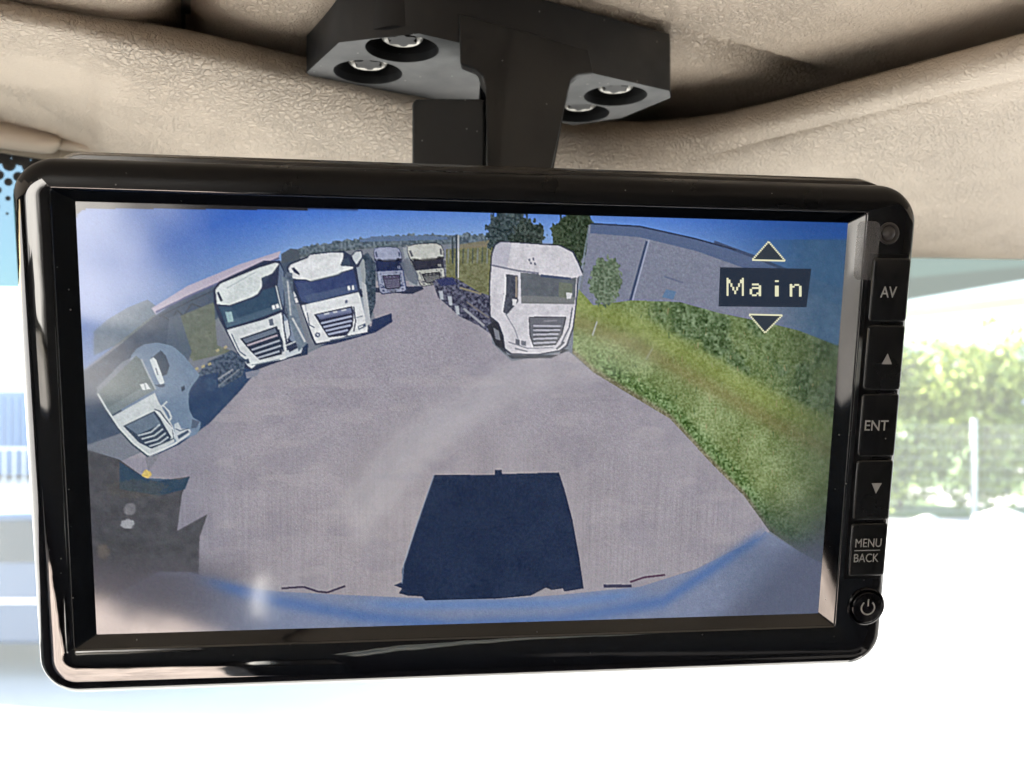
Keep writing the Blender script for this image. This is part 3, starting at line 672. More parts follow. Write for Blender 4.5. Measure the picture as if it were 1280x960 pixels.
    line([(831, 346), (854, 354)], 2, (96, 104, 130)); poly([(833, 362), (846, 365), (842, 375), (828, 372)], (84, 118, 156), .8)
    line([(737, 282), (722, 372)], 2, (138, 150, 170), .7)
    field(ss(930, 1030, X-(Y-380)*.1)*((Y > 300) & (Y < 520))*.8, (58, 88, 116), (n8-.5)*20)
    # grass
    gr = [(724, 362), (742, 382), (790, 376), (850, 378), (900, 392), (960, 404), (1000, 414), (1056, 436), (1056, 760), (1000, 690), (962, 664), (930, 620), (890, 580), (838, 524), (775, 486), (742, 466), (716, 442), (718, 400)]
    poly(gr, (124, 140, 92), 1, (n2-.5)*50+(n30-.5)*56)
    band = np.interp(X, [720, 800, 860, 950, 1056], [388, 420, 455, 505, 560])
    gm = mask(gr); G = np.zeros(X.shape); G[gm[0]] = gm[1]
    field(G*np.exp(-((Y-band+10)/17)**2)*.5, (134, 144, 70), (n4-.5)*60)                  # sunlit yellow-green strip
    field(G*np.exp(-((Y-band-14)/12)**2)*.55, (126, 116, 74), (n4-.5)*40)
    up = ss(0, 12, band-22-Y)*ss(800, 830, X)
    field(G*up*.65*(.35+.65*ss(.4, .6, n30)), (62, 84, 58), (n4-.5)*150+(n2-.5)*50)                        # dark leafy growth
    field(G*ss(940, 1050, X)*.6, (60, 70, 60), (n4-.5)*40)
    edge = np.interp(X, [716, 742, 775, 838, 890, 930, 962, 1000], [442, 466, 486, 524, 580, 620, 664, 690])
    field(G*np.exp(-((edge-Y-14)/16)**2)*.75*ss(730, 760, X), (86, 114, 66), (n2-.5)*110+(n4-.5)*70)
    field(G*np.exp(-((edge-Y-2)/5)**2)*.8, (122, 112, 96), (n2-.5)*60)
    field(G*ss(600, 680, Y)*.8, (66, 78, 74), (n4-.5)*20)
    for _ in range(240):                                        # tufts and stalks
        gx_, gy_ = rng.uniform(740, 1040), rng.uniform(385, 640); yy_ = np.interp(gx_, [716, 742, 775, 838, 890, 930, 962, 1000], [442, 466, 486, 524, 580, 620, 664, 690])
        if gy_ < yy_-4 and gy_ > np.interp(gx_, [740, 850, 1040], [390, 388, 450]):
            l_ = rng.uniform(3, 9); line([(gx_, gy_), (gx_+rng.uniform(-2, 2), gy_-l_)], rng.uniform(.8, 1.8), [(146, 152, 110), (60, 84, 50), (124, 136, 92), (150, 142, 104)][rng.integers(4)], .55)
    tree(757, 352, 20, 32, (96, 112, 92), 25)
    line([(747, 402), (741, 420)], 1.6, (172, 176, 170)); line([(816, 436), (808, 450)], 1.4, (150, 154, 140), .7)
    # yard
    yard = [(470, 352), (545, 352), (575, 372), (612, 402), (616, 430), (640, 452), (712, 440), (742, 466), (775, 486), (838, 524), (890, 580), (930, 620), (962, 664), (955, 690), (830, 740), (660, 770), (500, 775), (340, 760), (240, 740), (110, 800), (100, 600), (190, 560), (250, 540), (300, 462), (380, 445), (470, 400), (462, 378)]
    poly(yard, (151, 147, 158), 1)
    ym = mask(yard); Ya = np.zeros(X.shape); Ya[ym[0]] = ym[1]
    img[:] += (Ya*(n2-.5)*13)[..., None]
    field(Ya*.5*ss(380, 640, Y), (157, 151, 156)); field(Ya*.35*np.exp(-((X-560)/170)**2-((Y-680)/110)**2), (166, 156, 154))
    field(Ya*.35*ss(330, 220, X), (112, 116, 136))
    streak = noise(1.2, 60, seed=31)*.6+noise(3, 90, seed=32)*.4
    img[:] += (Ya*(streak-.5)*14*ss(520, 640, Y))[..., None]+(Ya*(n30-.5)*14)[..., None]
    cr = noise(14, seed=44, octs=4); field(Ya*np.exp(-((cr-.5)/.006)**2)*.16, (104, 100, 112)); field(Ya*ss(.56, .7, noise(40, 22, seed=46, octs=3))*.22, (132, 128, 142))
    field(Ya*ss(.6, .75, noise(50, 14, seed=47, octs=3))*.3, (172, 166, 170))
    # shaded ground beside the trucks on the left
    poly([(234, 500), (250, 470), (290, 462), (330, 440), (332, 452), (300, 490), (262, 530), (225, 556), (190, 572)], (44, 66, 98), .95, (n8-.5)*14)
    poly([(290, 462), (385, 444), (386, 430), (300, 440)], (40, 56, 84)); poly([(398, 434), (465, 408), (466, 400), (490, 392), (491, 403), (470, 416), (420, 430)], (38, 52, 86))
    poly([(470, 366), (516, 368), (530, 362), (528, 358), (470, 360)], (46, 52, 76))
    # shadow with pointed edges, lower left
    poly([(100, 560), (150, 575), (182, 598), (196, 602), (238, 596), (228, 618), (222, 664), (260, 643), (250, 672), (249, 722), (330, 742), (330, 790), (100, 800)], (70, 71, 76), .9, (n8-.5)*30)
    poly([(150, 578), (182, 598), (225, 600), (238, 596), (232, 612), (200, 620), (150, 612)], (36, 66, 92), .7)
    blob(184, 593, 6, 5, (206, 182, 104), .95, 61); blob(163, 637, 8, 8, (140, 140, 146), .6, 62); blob(160, 655, 9, 6, (176, 178, 184), .8, 63); blob(150, 700, 40, 26, (66, 66, 70), .5, 64)
    blob(130, 690, 8, 10, (120, 108, 96), .5, 65); blob(170, 612, 40, 12, (84, 82, 80), .5, 66)
    poly([(185, 560), (200, 568), (196, 576), (186, 590), (182, 572)], (120, 122, 132), .7)
    # kerb / blue lower band: the edge of the camera housing
    band1 = [(240, 716), (300, 734), (350, 740), (430, 744), (520, 748), (620, 750), (700, 744), (800, 734), (870, 712), (950, 672), (957, 664), (1000, 690), (1056, 720), (1056, 800), (90, 800), (90, 770), (200, 715)]
    poly(band1, (122, 132, 158), 1, (n8-.5)*14)
    field(ss(380, 190, X)*ss(680, 730, Y)*.9, (86, 84, 92))
    field(np.exp(-((Y-np.interp(X, [240, 350, 450, 560, 700, 830, 955], [722, 752, 770, 782, 776, 752, 668]))/9)**2)*.8*ss(235, 300, X)*ss(965, 940, X)*.8, (66, 102, 164))
    field(np.exp(-((Y-np.interp(X, [300, 500, 700, 800], [742, 757, 755, 742]))/7)**2)*.55*ss(420, 500, X)*ss(830, 760, X), (84, 124, 186))
    field(ss(0, 60, Y-np.interp(X, [780, 900, 1056], [800, 745, 600]))*ss(600, 700, X)*.6, (72, 72, 88))
    field(ss(880, 960, X)*ss(660, 700, Y)*.5, (84, 94, 116))
    line([(352, 736), (380, 734), (398, 740), (410, 741), (432, 733)], 2.6, (64, 56, 78)); line([(755, 733), (790, 733)], 4, (60, 60, 84)); line([(788, 728), (806, 722), (832, 719)], 2.6, (86, 60, 84))
    # shadow of the vehicle that carries the camera
    poly([(543, 594), (619, 594), (619, 588), (628, 588), (628, 593), (699, 591), (706, 612), (716, 650), (725, 700), (730, 736), (706, 740), (704, 736), (690, 738), (683, 735), (664, 745), (620, 749), (532, 751), (528, 746), (510, 745), (499, 742), (503, 736), (493, 732), (503, 728), (503, 712), (508, 700), (522, 655), (534, 620)], (30, 43, 70), 1, (n2-.5)*16+(n30-.5)*14)
    line([(543, 594), (534, 620), (520, 660), (505, 706), (503, 730)], 1.6, (132, 146, 168), .7)
    # ---- trucks
    def quadmap(q):
        A = []
        for (u, v_), (x, y) in zip(((0, 0), (1, 0), (1, 1), (0, 1)), q):
            A += [[u, v_, 1, 0, 0, 0, -u*x, -v_*x, x], [0, 0, 0, u, v_, 1, -u*y, -v_*y, y]]
        A = np.array(A, float); h = np.append(np.linalg.solve(A[:, :8], A[:, 8]), 1).reshape(3, 3)
        def g_(p):
            out_ = []
            for u, v_ in p:
                r = h@np.array([u, v_, 1]); out_.append((r[0]/r[2], r[1]/r[2]))
            return out_
        return g_
    def truck(q, wht=(212, 215, 220), drk=(44, 58, 86), a=1.0, detail=1, grille=(60, 64, 84), scr=None):
        g_ = quadmap(q); W_ = np.array(wht, float); D_ = np.array(drk, float)
        def pp(pts, c, al=1.0, nz=None): poly(g_(pts), c, a*al, nz)
        def ll(pts, w_, c, al=1.0): line(g_(pts), w_*detail, c, a*al)
        pp([(-.03, .1), (.02, .02), (.2, -.01), (.5, -.02), (.85, -.01), (.98, .03), (1.04, .12), (1.04, .3), (1.0, .33), (1.02, .55), (1.05, .95), (.97, 1.02), (.05, 1.03), (-.03, .95), (-.02, .55), (-.02, .33), (-.05, .3)], D_)
        pp([(-.02, .1), (.04, .03), (.2, 0), (.5, -.01), (.85, 0), (.97, .04), (1.02, .13), (1.02, .25), (.95, .27), (.9, .24), (.82, .25), (.76, .3), (.26, .3), (.2, .26), (.1, .25), (.04, .29), (-.02, .26)], W_, 1, (n2-.5)*16+(n8-.5)*36)
        ll([(-.02, .26), (.2, .27), (.26, .31), (.76, .31), (.82, .26), (1.02, .26)], 1.2, W_*.35)
        sc_ = D_ if scr is None else np.array(scr, float)
        pp([(.04, .29), (.2, .28), (.27, .32), (.75, .32), (.82, .27), (.96, .28), (.965, .53), (.05, .53)], sc_, 1, (n4-.5)*18)
        pp([(.06, .29), (.2, .29), (.27, .33), (.5, .33), (.3, .53), (.06, .53)], sc_*1.22, .5); pp([(.62, .33), (.75, .33), (.6, .53), (.45, .53)], sc_*1.12, .5)
        pp([(.08, .47), (.95, .47), (.95, .53), (.08, .53)], sc_*1.45, .6); pp([(.06, .28), (.94, .27), (.94, .31), (.06, .31)], sc_*.55, .6)
        pp([(.8, .42), (.9, .42), (.9, .5), (.8, .5)], W_*.9); ll([(.85, .42), (.85, .5)], 1, D_)
        pp([(0, .53), (1, .53), (1.02, .85), (1.02, .96), (.94, 1), (.08, 1.01), (0, .96), (-.01, .8)], W_*.97, 1, (n2-.5)*16+(n8-.5)*44)
        pp([(.17, .63), (.83, .63), (.8, .9), (.74, .93), (.3, .93), (.22, .9)], np.array(grille)*.7)
        for i_ in range(6): ll([(.21+.008*i_, .70+i_*.038), (.8-.004*i_, .70+i_*.038)], 1.4, W_*(.75 if i_ > 0 else .5), .95)
        ll([(.17, .63), (.83, .63), (.8, .9), (.74, .93), (.3, .93), (.22, .9), (.17, .63)], 1.3, D_*.6)
        ll([(.3, .665), (.36, .665)], 1.6, W_*.75); ll([(.42, .665), (.5, .665)], 1.6, W_*.75); ll([(.56, .665), (.64, .665)], 1.6, W_*.75)
        pp([(.36, .965), (.62, .965), (.62, 1.0), (.36, 1.0)], W_*.55, .8); ll([(.1, .50), (.45, .485)], 1.0, (20, 26, 40), .8); ll([(.5, .485), (.85, .50)], 1.0, (20, 26, 40), .8)
        ll([(.04, .6), (.14, .6)], 1, W_*.6, .8); ll([(.86, .6), (.96, .6)], 1, W_*.6, .8); ll([(.17, .58), (.83, .58)], .9, W_*.75); pp([(.0, .0), (.3, .05), (.3, .1), (.02, .14)], W_*1.08, .5)
        pp([(.3, .255), (.72, .255), (.72, .275), (.3, .275)], W_*.7, .7); ll([(1.0, .33), (1.01, .95)], 1.6, D_*1.4, .7)
        for s_ in (0, 1):
            m_ = (lambda u: u) if s_ == 0 else (lambda u: 1-u)
            pp([(m_(.02), .80), (m_(.16), .84), (m_(.2), .9), (m_(.05), .89)], D_*1.2, .85); pp([(m_(.04), .815), (m_(.12), .84), (m_(.13), .87), (m_(.05), .86)], W_*.95)
            ll([(m_(.12), .56), (m_(.13), .8)], 1.2, D_*1.1, .7); pp([(m_(.08), .93), (m_(.17), .94), (m_(.17), .975), (m_(.08), .97)], D_*1.1, .8)
            pp([(m_(-.09), .30), (m_(-.02), .30), (m_(-.02), .55), (m_(-.08), .55)], W_*.85); ll([(m_(-.05), .32), (m_(-.05), .53)], 1.3, D_)
            pp([(m_(.02), .10), (m_(.08), .09), (m_(.09), .2), (m_(.03), .22)], D_, .7)
        ll([(.25, .965), (.75, .965)], 1.2, D_, .5)
        pp([(.7, .565), (.74, .565), (.74, .595), (.7, .595)], D_, .8)
    # far pair
    truck([(468, 310), (500, 310), (508, 364), (476, 367)], (150, 156, 180), (32, 42, 74), detail=.7, grille=(104, 96, 136))
    poly([(504, 310), (512, 310), (525, 358), (512, 356)], (150, 156, 164))
    truck([(508, 307), (553, 305), (557, 354), (527, 358)], (184, 186, 182), (44, 46, 60), detail=.7)
    poly([(500, 330), (510, 322), (524, 345), (522, 358), (512, 352)], (96, 104, 118), .8)
    # left hand row
    poly([(440, 330), (460, 316), (470, 330), (470, 380), (462, 404), (452, 410)], (62, 76, 92), 1, (n2-.5)*50)
    poly([(447, 318), (456, 326), (458, 345), (452, 400), (446, 360)], (170, 176, 178), .8)
    def tr(ox, oy, k): return lambda pts: [(ox+u/k, oy+v_/k) for u, v_ in pts]
    c2 = tr(340, 260, 5.333); WH = (214, 217, 220); DK = (44, 54, 80); nzw = (n2-.5)*18+(n8-.5)*30
    poly(c2([(100, 400), (125, 370), (240, 325), (270, 305), (480, 288), (530, 318), (560, 288), (602, 282), (612, 330), (578, 400), (604, 560), (645, 700), (655, 835), (500, 865), (430, 895), (290, 918), (262, 860), (202, 680), (185, 640), (150, 640), (105, 520), (120, 470)]), DK)
    poly(c2([(112, 405), (130, 380), (240, 337), (257, 316), (400, 300), (480, 300), (476, 340), (458, 385), (545, 395), (540, 408), (470, 428), (440, 448), (260, 490), (225, 478), (135, 474)]), WH, 1, nzw)
    poly(c2([(535, 322), (560, 296), (598, 292), (602, 330), (566, 380), (545, 350)]), (190, 196, 202)); poly(c2([(566, 400), (590, 390), (612, 540), (590, 545)]), (150, 160, 172))
    poly(c2([(133, 404), (150, 398), (188, 440), (188, 452), (150, 432)]), DK); poly(c2([(480, 345), (512, 333), (528, 385), (465, 392)]), (60, 74, 96)); line(c2([(260, 490), (440, 446), (470, 428)]), 1.2, (120, 130, 140))
    poly(c2([(150, 488), (225, 485), (260, 498), (445, 456), (472, 437), (545, 414), (577, 555), (250, 641), (197, 622)]), (52, 66, 108), 1, (n4-.5)*16)
    poly(c2([(170, 500), (240, 500), (330, 620), (250, 641), (197, 622)]), (72, 88, 124), .5); poly(c2([(215, 590), (560, 510), (577, 555), (250, 641)]), (84, 100, 128), .6)
    poly(c2([(505, 525), (520, 521), (526, 548), (510, 553)]), (226, 228, 230)); poly(c2([(535, 521), (548, 519), (551, 546), (538, 549)]), (220, 222, 226))
    poly(c2([(103, 510), (121, 505), (166, 590), (150, 602)]), (196, 202, 208)); poly(c2([(100, 560), (118, 575), (160, 655), (140, 660)]), (70, 82, 104)); poly(c2([(150, 605), (168, 600), (180, 632), (162, 638)]), (206, 206, 210))
    poly(c2([(200, 652), (250, 641), (580, 564), (602, 620), (642, 800), (637, 830), (500, 856), (430, 880), (300, 905), (285, 880), (250, 790), (215, 700)]), WH, 1, nzw)
    poly(c2([(282, 712), (537, 656), (548, 700), (543, 792), (502, 852), (380, 866), (338, 802)]), (40, 46, 72)); poly(c2([(298, 716), (528, 668), (534, 700), (330, 745)]), (112, 122, 152))
    for k_, (p_, q_) in enumerate((((318, 740), (528, 698)), ((330, 772), (536, 724)), ((345, 797), (536, 754)), ((360, 822), (528, 784)), ((376, 846), (510, 816)))): line(c2([p_, q_]), 2.4, (156, 164, 188) if k_ else (90, 98, 128))
    line(c2([(350, 712), (385, 704)]), 1.6, (196, 200, 208)); line(c2([(410, 699), (440, 693)]), 1.6, (196, 200, 208)); line(c2([(465, 687), (498, 680)]), 1.6, (196, 200, 208))
    line(c2([(548, 660), (560, 760), (548, 826)]), 1.6, (52, 60, 84)); line(c2([(565, 735), (608, 722)]), 1.2, (110, 120, 136)); poly(c2([(575, 792), (626, 770), (630, 792), (580, 818)]), (74, 86, 112)); poly(c2([(582, 796), (612, 784), (612, 792), (584, 806)]), (220, 224, 226))
    poly(c2([(288, 845), (300, 832), (320, 836), (326, 854), (308, 866), (292, 860)]), (70, 80, 110)); poly(c2([(300, 842), (314, 842), (316, 854), (304, 856)]), (190, 196, 206)); line(c2([(238, 700), (252, 782), (286, 800)]), 1.2, (70, 80, 104)); line(c2([(232, 690), (225, 650)]), 1, (150, 156, 170)); line(c2([(390, 884), (500, 866), (600, 846)]), 1.4, (96, 106, 126)); line(c2([(495, 830), (505, 858), (520, 856)]), 1.4, (60, 68, 88)); poly(c2([(488, 618), (506, 614), (508, 636), (490, 638)]), (76, 86, 110), .8)
    poly(c2([(590, 600), (606, 596), (640, 700), (620, 716)]), (150, 160, 172), .9)
    poly([(452, 352), (458, 356), (464, 404), (458, 410)], (176, 180, 186)); 
    poly([(358, 340), (366, 342), (370, 400), (378, 440), (362, 440), (350, 380)], (88, 100, 118), 1, (n2-.5)*40)
    c1 = tr(90, 240, 4)
    poly(c1([(708, 490), (738, 450), (960, 345), (1042, 345), (1064, 400), (1066, 600), (1104, 700), (1164, 768), (1152, 814), (1060, 844), (1000, 864), (920, 894), (868, 884), (836, 820), (768, 692), (740, 642), (712, 565)]), DK)
    poly(c1([(1040, 360), (1060, 400), (1060, 590), (1030, 470)]), (96, 112, 136)); line(c1([(1022, 470), (1050, 590)]), 1.8, (176, 184, 190)); line(c1([(1078, 460), (1100, 530)]), 2.4, (206, 204, 200))
    poly(c1([(720, 490), (746, 460), (940, 380), (1020, 356), (1038, 360), (1004, 408), (962, 430), (950, 480), (930, 512), (900, 528), (790, 568), (727, 563)]), (206, 213, 214), 1, nzw)
    poly(c1([(726, 506), (736, 500), (757, 545), (745, 551)]), DK); poly(c1([(950, 432), (976, 420), (986, 440), (952, 470)]), (52, 66, 90)); line(c1([(775, 484), (920, 402)]), 1, (160, 170, 176))
    poly(c1([(735, 575), (790, 576), (935, 526), (957, 492), (1015, 476), (1046, 590), (960, 625), (776, 682)]), (50, 74, 98), 1, (n4-.5)*14)
    poly(c1([(750, 590), (800, 580), (850, 650), (776, 682)]), (72, 96, 118), .5); poly(c1([(775, 650), (1035, 565), (1046, 590), (960, 625), (776, 682)]), (84, 106, 126), .6)
    poly(c1([(1000, 571), (1034, 560), (1040, 580), (1006, 591)]), (216, 220, 222)); poly(c1([(768, 602), (800, 600), (811, 648), (782, 655)]), (150, 178, 184)); line(c1([(1018, 566), (1022, 586)]), 1, DK)
    poly(c1([(776, 692), (960, 641), (1050, 605), (1062, 700), (1082, 828), (1060, 840), (930, 860), (900, 885), (880, 870), (830, 800)]), (206, 211, 214), 1, nzw)
    poly(c1([(1060, 610), (1082, 640), (1145, 700), (1150, 742), (1100, 750), (1066, 700)]), (124, 138, 160)); poly(c1([(1062, 650), (1084, 640), (1096, 715), (1078, 752)]), (196, 202, 208)); line(c1([(1084, 642), (1096, 715), (1080, 742)]), 1.2, DK)
    poly(c1([(842, 735), (1026, 672), (1058, 750), (1052, 814), (940, 842), (898, 802)]), (38, 50, 72)); poly(c1([(856, 738), (1018, 684), (1026, 704), (872, 758)]), (100, 112, 130))
    for k_, (p_, q_) in enumerate((((878, 770), (1030, 718)), ((900, 792), (1042, 744)), ((914, 813), (1048, 770)), ((930, 832), (1040, 798)))): line(c1([p_, q_]), 2.2, (168, 160, 172) if k_ == 0 else (158, 166, 180))
    poly(c1([(1068, 800), (1140, 762), (1158, 772), (1148, 806), (1070, 832)]), (190, 198, 206)); poly(c1([(1084, 790), (1132, 768), (1134, 780), (1090, 804)]), DK); line(c1([(1072, 770), (1130, 745)]), 1.4, (200, 206, 210)); poly(c1([(868, 840), (884, 834), (892, 858), (876, 862)]), (64, 78, 100)); line(c1([(800, 712), (840, 800), (872, 822)]), 1.3, (76, 90, 112)); line(c1([(900, 868), (1040, 838)]), 1.2, (120, 132, 146)); poly(c1([(985, 640), (1005, 634), (1012, 668), (992, 672)]), (66, 78, 98), .8)
    line(c1([(1036, 690), (1060, 800)]), 1.6, (46, 58, 84))
    poly([(352, 345), (361, 350), (384, 430), (374, 440), (362, 400)], (110, 124, 140), 1, (n2-.5)*20)
    line([(360, 352), (364, 395)], 2, (176, 180, 186)); line([(366, 398), (382, 428)], 2.4, (190, 194, 198))
    # chassis parts between first and second truck
    poly([(246, 470), (262, 452), (290, 438), (308, 450), (304, 470), (276, 486), (262, 478)], (70, 84, 104), 1, (n2-.5)*60)
    for p_ in ((244, 461), (252, 458), (260, 455), (270, 438), (280, 434)): poly([(p_[0], p_[1]), (p_[0]+4, p_[1]-2), (p_[0]+5, p_[1]+1), (p_[0]+1, p_[1]+3)], (176, 166, 130), .8)
    line([(262, 482), (292, 462)], 2, (140, 146, 156)); line([(270, 486), (300, 462)], 1.5, (120, 128, 140)); poly([(307, 466), (326, 462), (322, 470), (309, 474)], (130, 134, 150))
    # nearest truck, leaning at the far left
    c5 = tr(100, 420, 3.694)
    poly(c5([(240, 90), (262, 62), (300, 40), (360, 32), (430, 48), (480, 90), (520, 140), (556, 182), (534, 214), (512, 250), (502, 300), (508, 345), (524, 378), (560, 398), (556, 430), (540, 456), (450, 492), (380, 530), (330, 480), (180, 330)]), (112, 132, 156), 1, (n8-.5)*14)
    poly(c5([(505, 262), (520, 232), (545, 200), (580, 180), (640, 170), (640, 300), (600, 380), (566, 402), (526, 380), (506, 330)]), (44, 66, 98), .95, (n8-.5)*14); blob(264, 481, 9, 9, (66, 88, 116), .5, 73)
    poly(c5([(80, 268), (170, 180), (262, 92), (290, 118), (348, 250), (146, 368)]), (98, 112, 118), 1, (n4-.5)*12); poly(c5([(130, 335), (320, 222), (348, 250), (146, 368)]), (124, 136, 142), .7); poly(c5([(262, 92), (200, 120), (80, 240), (80, 268)]), (150, 158, 168), .5)
    line(c5([(285, 108), (318, 180), (352, 248)]), 2.2, (150, 162, 172)); poly(c5([(330, 105), (375, 68), (398, 92), (416, 140), (404, 178), (372, 192)]), (58, 74, 94)); poly(c5([(324, 112), (340, 100), (354, 112), (376, 170), (392, 215), (376, 232), (358, 200)]), (200, 208, 212)); line(c5([(352, 150), (362, 182)]), 1.2, (90, 104, 122)); poly(c5([(344, 228), (372, 240), (392, 236), (396, 222)]), (70, 86, 108))
    poly(c5([(278, 226), (308, 218), (328, 246), (292, 252)]), (206, 212, 214)); line(c5([(300, 222), (306, 248)]), .8, (96, 110, 124)); poly(c5([(468, 238), (484, 230), (488, 248), (472, 260)]), (50, 66, 88)); poly(c5([(312, 322), (326, 316), (330, 330), (318, 334)]), (84, 110, 124))
    poly(c5([(148, 376), (348, 264), (362, 300), (432, 420), (438, 492), (320, 556), (240, 492)]), (192, 199, 202), 1, (n2-.5)*14+(n8-.5)*26)
    poly(c5([(204, 416), (346, 348), (372, 380), (424, 470), (412, 486), (332, 520), (276, 492)]), (56, 70, 90)); poly(c5([(212, 418), (342, 356), (376, 408), (270, 458)]), (104, 120, 138), .9, (n4-.5)*14)
    for k_, (p_, m__, q_) in enumerate((((270, 462), (330, 446), (372, 410)), ((286, 478), (345, 462), (386, 430)), ((300, 496), (358, 480), (398, 450)), ((320, 512), (372, 496), (410, 468)))): line(c5([p_, m__, q_]), 1.7, (176, 186, 194))
    line(c5([(204, 416), (276, 492), (332, 520), (412, 486), (436, 474), (430, 430), (372, 350), (346, 340)]), 1.4, (66, 80, 98)); line(c5([(352, 346), (432, 432), (440, 476)]), 1.3, (214, 218, 220))
    line(c5([(84, 270), (122, 338), (180, 428), (244, 500), (318, 558)]), 3.4, (66, 80, 94)); line(c5([(84, 268), (122, 334), (182, 424), (246, 494), (320, 552)]), 2.2, (206, 212, 212)); line(c5([(320, 552), (372, 532), (440, 500), (508, 452)]), 2.4, (200, 206, 210))
    line(c5([(376, 330), (404, 304)]), 1.6, (196, 204, 208)); line(c5([(384, 322), (412, 350), (424, 378), (416, 392), (400, 380)]), 2.2, (190, 198, 204)); line(c5([(388, 330), (408, 356), (414, 378)]), 1, (90, 104, 124))
    poly(c5([(436, 410), (456, 400), (470, 430), (510, 432), (516, 446), (450, 494), (438, 470)]), (184, 192, 200)); poly(c5([(452, 462), (500, 436), (506, 446), (458, 478)]), (70, 86, 108)); line(c5([(442, 430), (464, 440), (505, 428)]), 1.1, (80, 94, 114)); poly(c5([(520, 385), (556, 398), (540, 425), (515, 430)]), (84, 98, 120))
    # chassis of the main truck
    poly([(541, 352), (556, 346), (572, 349), (600, 366), (620, 372), (622, 424), (600, 408), (575, 396), (548, 372)], (74, 76, 96), 1, (n2-.5)*90)
    poly([(545, 350), (566, 347), (572, 356), (552, 358)], (50, 56, 96)); line([(575, 360), (602, 368)], 2.4, (130, 124, 110)); line([(580, 386), (606, 408)], 3, (146, 148, 158)); line([(584, 378), (612, 398)], 2, (112, 108, 112))
    for c_ in ((563, 376), (572, 388), (552, 369)): poly([(c_[0]-3, c_[1]-5), (c_[0]+2, c_[1]-5), (c_[0]+3, c_[1]+6), (c_[0]-1, c_[1]+6)], (168, 174, 184)); 
    # main truck
    poly([(612, 392), (620, 396), (626, 418), (634, 444), (700, 444), (702, 436), (712, 438), (690, 448), (640, 449), (620, 432)], (58, 62, 74), .9)
    poly([(609, 408), (618, 402), (626, 406), (632, 424), (630, 436), (620, 432)], (46, 48, 58)); poly([(617, 410), (624, 414), (626, 426), (620, 424)], (122, 126, 136))
    body = [(616, 318), (620, 307), (627, 303), (700, 308), (716, 316), (723, 330), (728, 342), (722, 348), (720, 380), (716, 410), (708, 432), (700, 438), (672, 443), (640, 442), (632, 436), (630, 420), (624, 404), (614, 396), (613, 360)]
    poly([(x+(1.6 if x > 670 else -1.6), y+(1.4 if y > 400 else -1.2)) for x, y in body], (50, 56, 76))
    poly(body, (202, 200, 207), 1, (n2-.5)*18+(n8-.5)*26); poly([(616, 318), (620, 307), (627, 303), (640, 304), (634, 338), (616, 333)], (168, 168, 184), .6)
    poly([(650, 341), (674, 343), (676, 345), (712, 349), (721, 347), (719, 381), (652, 380)], (94, 100, 108), 1, (n4-.5)*20)
    poly([(652, 370), (719, 372), (719, 381), (652, 380)], (124, 126, 128), .8); poly([(699, 353), (716, 355), (715, 374), (699, 372)], (110, 118, 102), .8)
    line([(615, 332), (648, 339), (674, 342)], 2, (112, 114, 132)); line([(676, 345), (714, 349)], 3, (64, 76, 104)); line([(650, 341), (651, 380)], 2, (206, 206, 214)); line([(721, 330), (727, 345)], 4, (196, 196, 206))
    poly([(633, 343), (648, 345), (648, 378), (634, 394), (629, 390), (631, 360)], (70, 74, 88), 1, (n2-.5)*24); line([(632, 344), (632, 366), (628, 392)], 2.2, (216, 216, 222)); poly([(641, 374), (647, 375), (645, 383), (641, 382)], (210, 210, 214)); line([(646, 346), (646, 372)], 2.5, (146, 136, 128))
    poly([(708, 366), (716, 367), (714, 374), (709, 374)], (206, 206, 210))
    poly([(662, 397), (708, 397), (702, 420), (694, 432), (668, 434), (663, 420)], (104, 106, 116)); line([(662, 397), (708, 397), (703, 418), (695, 431)], 1.3, (60, 62, 74)); line([(662, 397), (663, 420), (668, 434)], 1.3, (66, 68, 80))
    for i_ in range(5): line([(667, 408+i_*5.4), (702-i_*1.6, 408+i_*5)], 2, (176, 176, 188)); line([(667, 411+i_*5.4), (702-i_*1.6, 411+i_*5)], 1.3, (70, 74, 84))
    line([(680, 402), (697, 401)], 1.8, (136, 136, 146)); line([(716, 385), (712, 410), (702, 430)], 1.8, (96, 100, 114)); line([(706, 428), (696, 437)], 2.5, (90, 94, 104))
    poly([(645, 424), (650, 425), (650, 432), (645, 431)], (96, 98, 112)); poly([(652, 426), (658, 427), (658, 433), (652, 432)], (112, 114, 126)); line([(636, 428), (660, 436), (692, 435)], 1.3, (128, 130, 142)); line([(644, 436), (660, 440)], 1.6, (112, 116, 128)); line([(632, 392), (644, 412), (648, 424)], 1.3, (140, 142, 154))
    for d_ in ((-3, -2), (2, -3), (-1, 2), (4, 3)): poly([(664+d_[0], 326+d_[1]), (666+d_[0], 326+d_[1]), (666.5+d_[0], 329+d_[1]), (664.5+d_[0], 329+d_[1])], (78, 82, 104))
    # dark strip along the upper left edge of the picture
    # sharpening halo then soften, like a cheap camera picture
    def blur(im, k_):
        for ax in (0, 1):
            pad = np.take(im, [0]*k_, axis=ax), np.take(im, [-1]*k_, axis=ax)
            c = np.cumsum(np.concatenate([pad[0][:], im, pad[1]], axis=ax), axis=ax)
            hi = np.take(c, range(2*k_, c.shape[ax]), axis=ax); lo = np.take(c, range(0, c.shape[ax]-2*k_), axis=ax)
            im = (hi-lo)/(2*k_)
        return im
    b1 = blur(blur(img, 1), 1); b3 = blur(b1, 4); im = b1+.9*(b1-b3)
    b9 = blur(blur(b1, 3), 3); k_ = (ss(150, 110, X)*.6+ss(980, 1050, X)*.6+ss(600, 760, Y)*.6*ss(330, 250, X)).clip(0, 1)[..., None]; im = im*(1-k_)+b9*k_
    im = im.reshape(NY, 2, NX, 2, 3).mean((1, 3))
    r = np.random.default_rng(5)
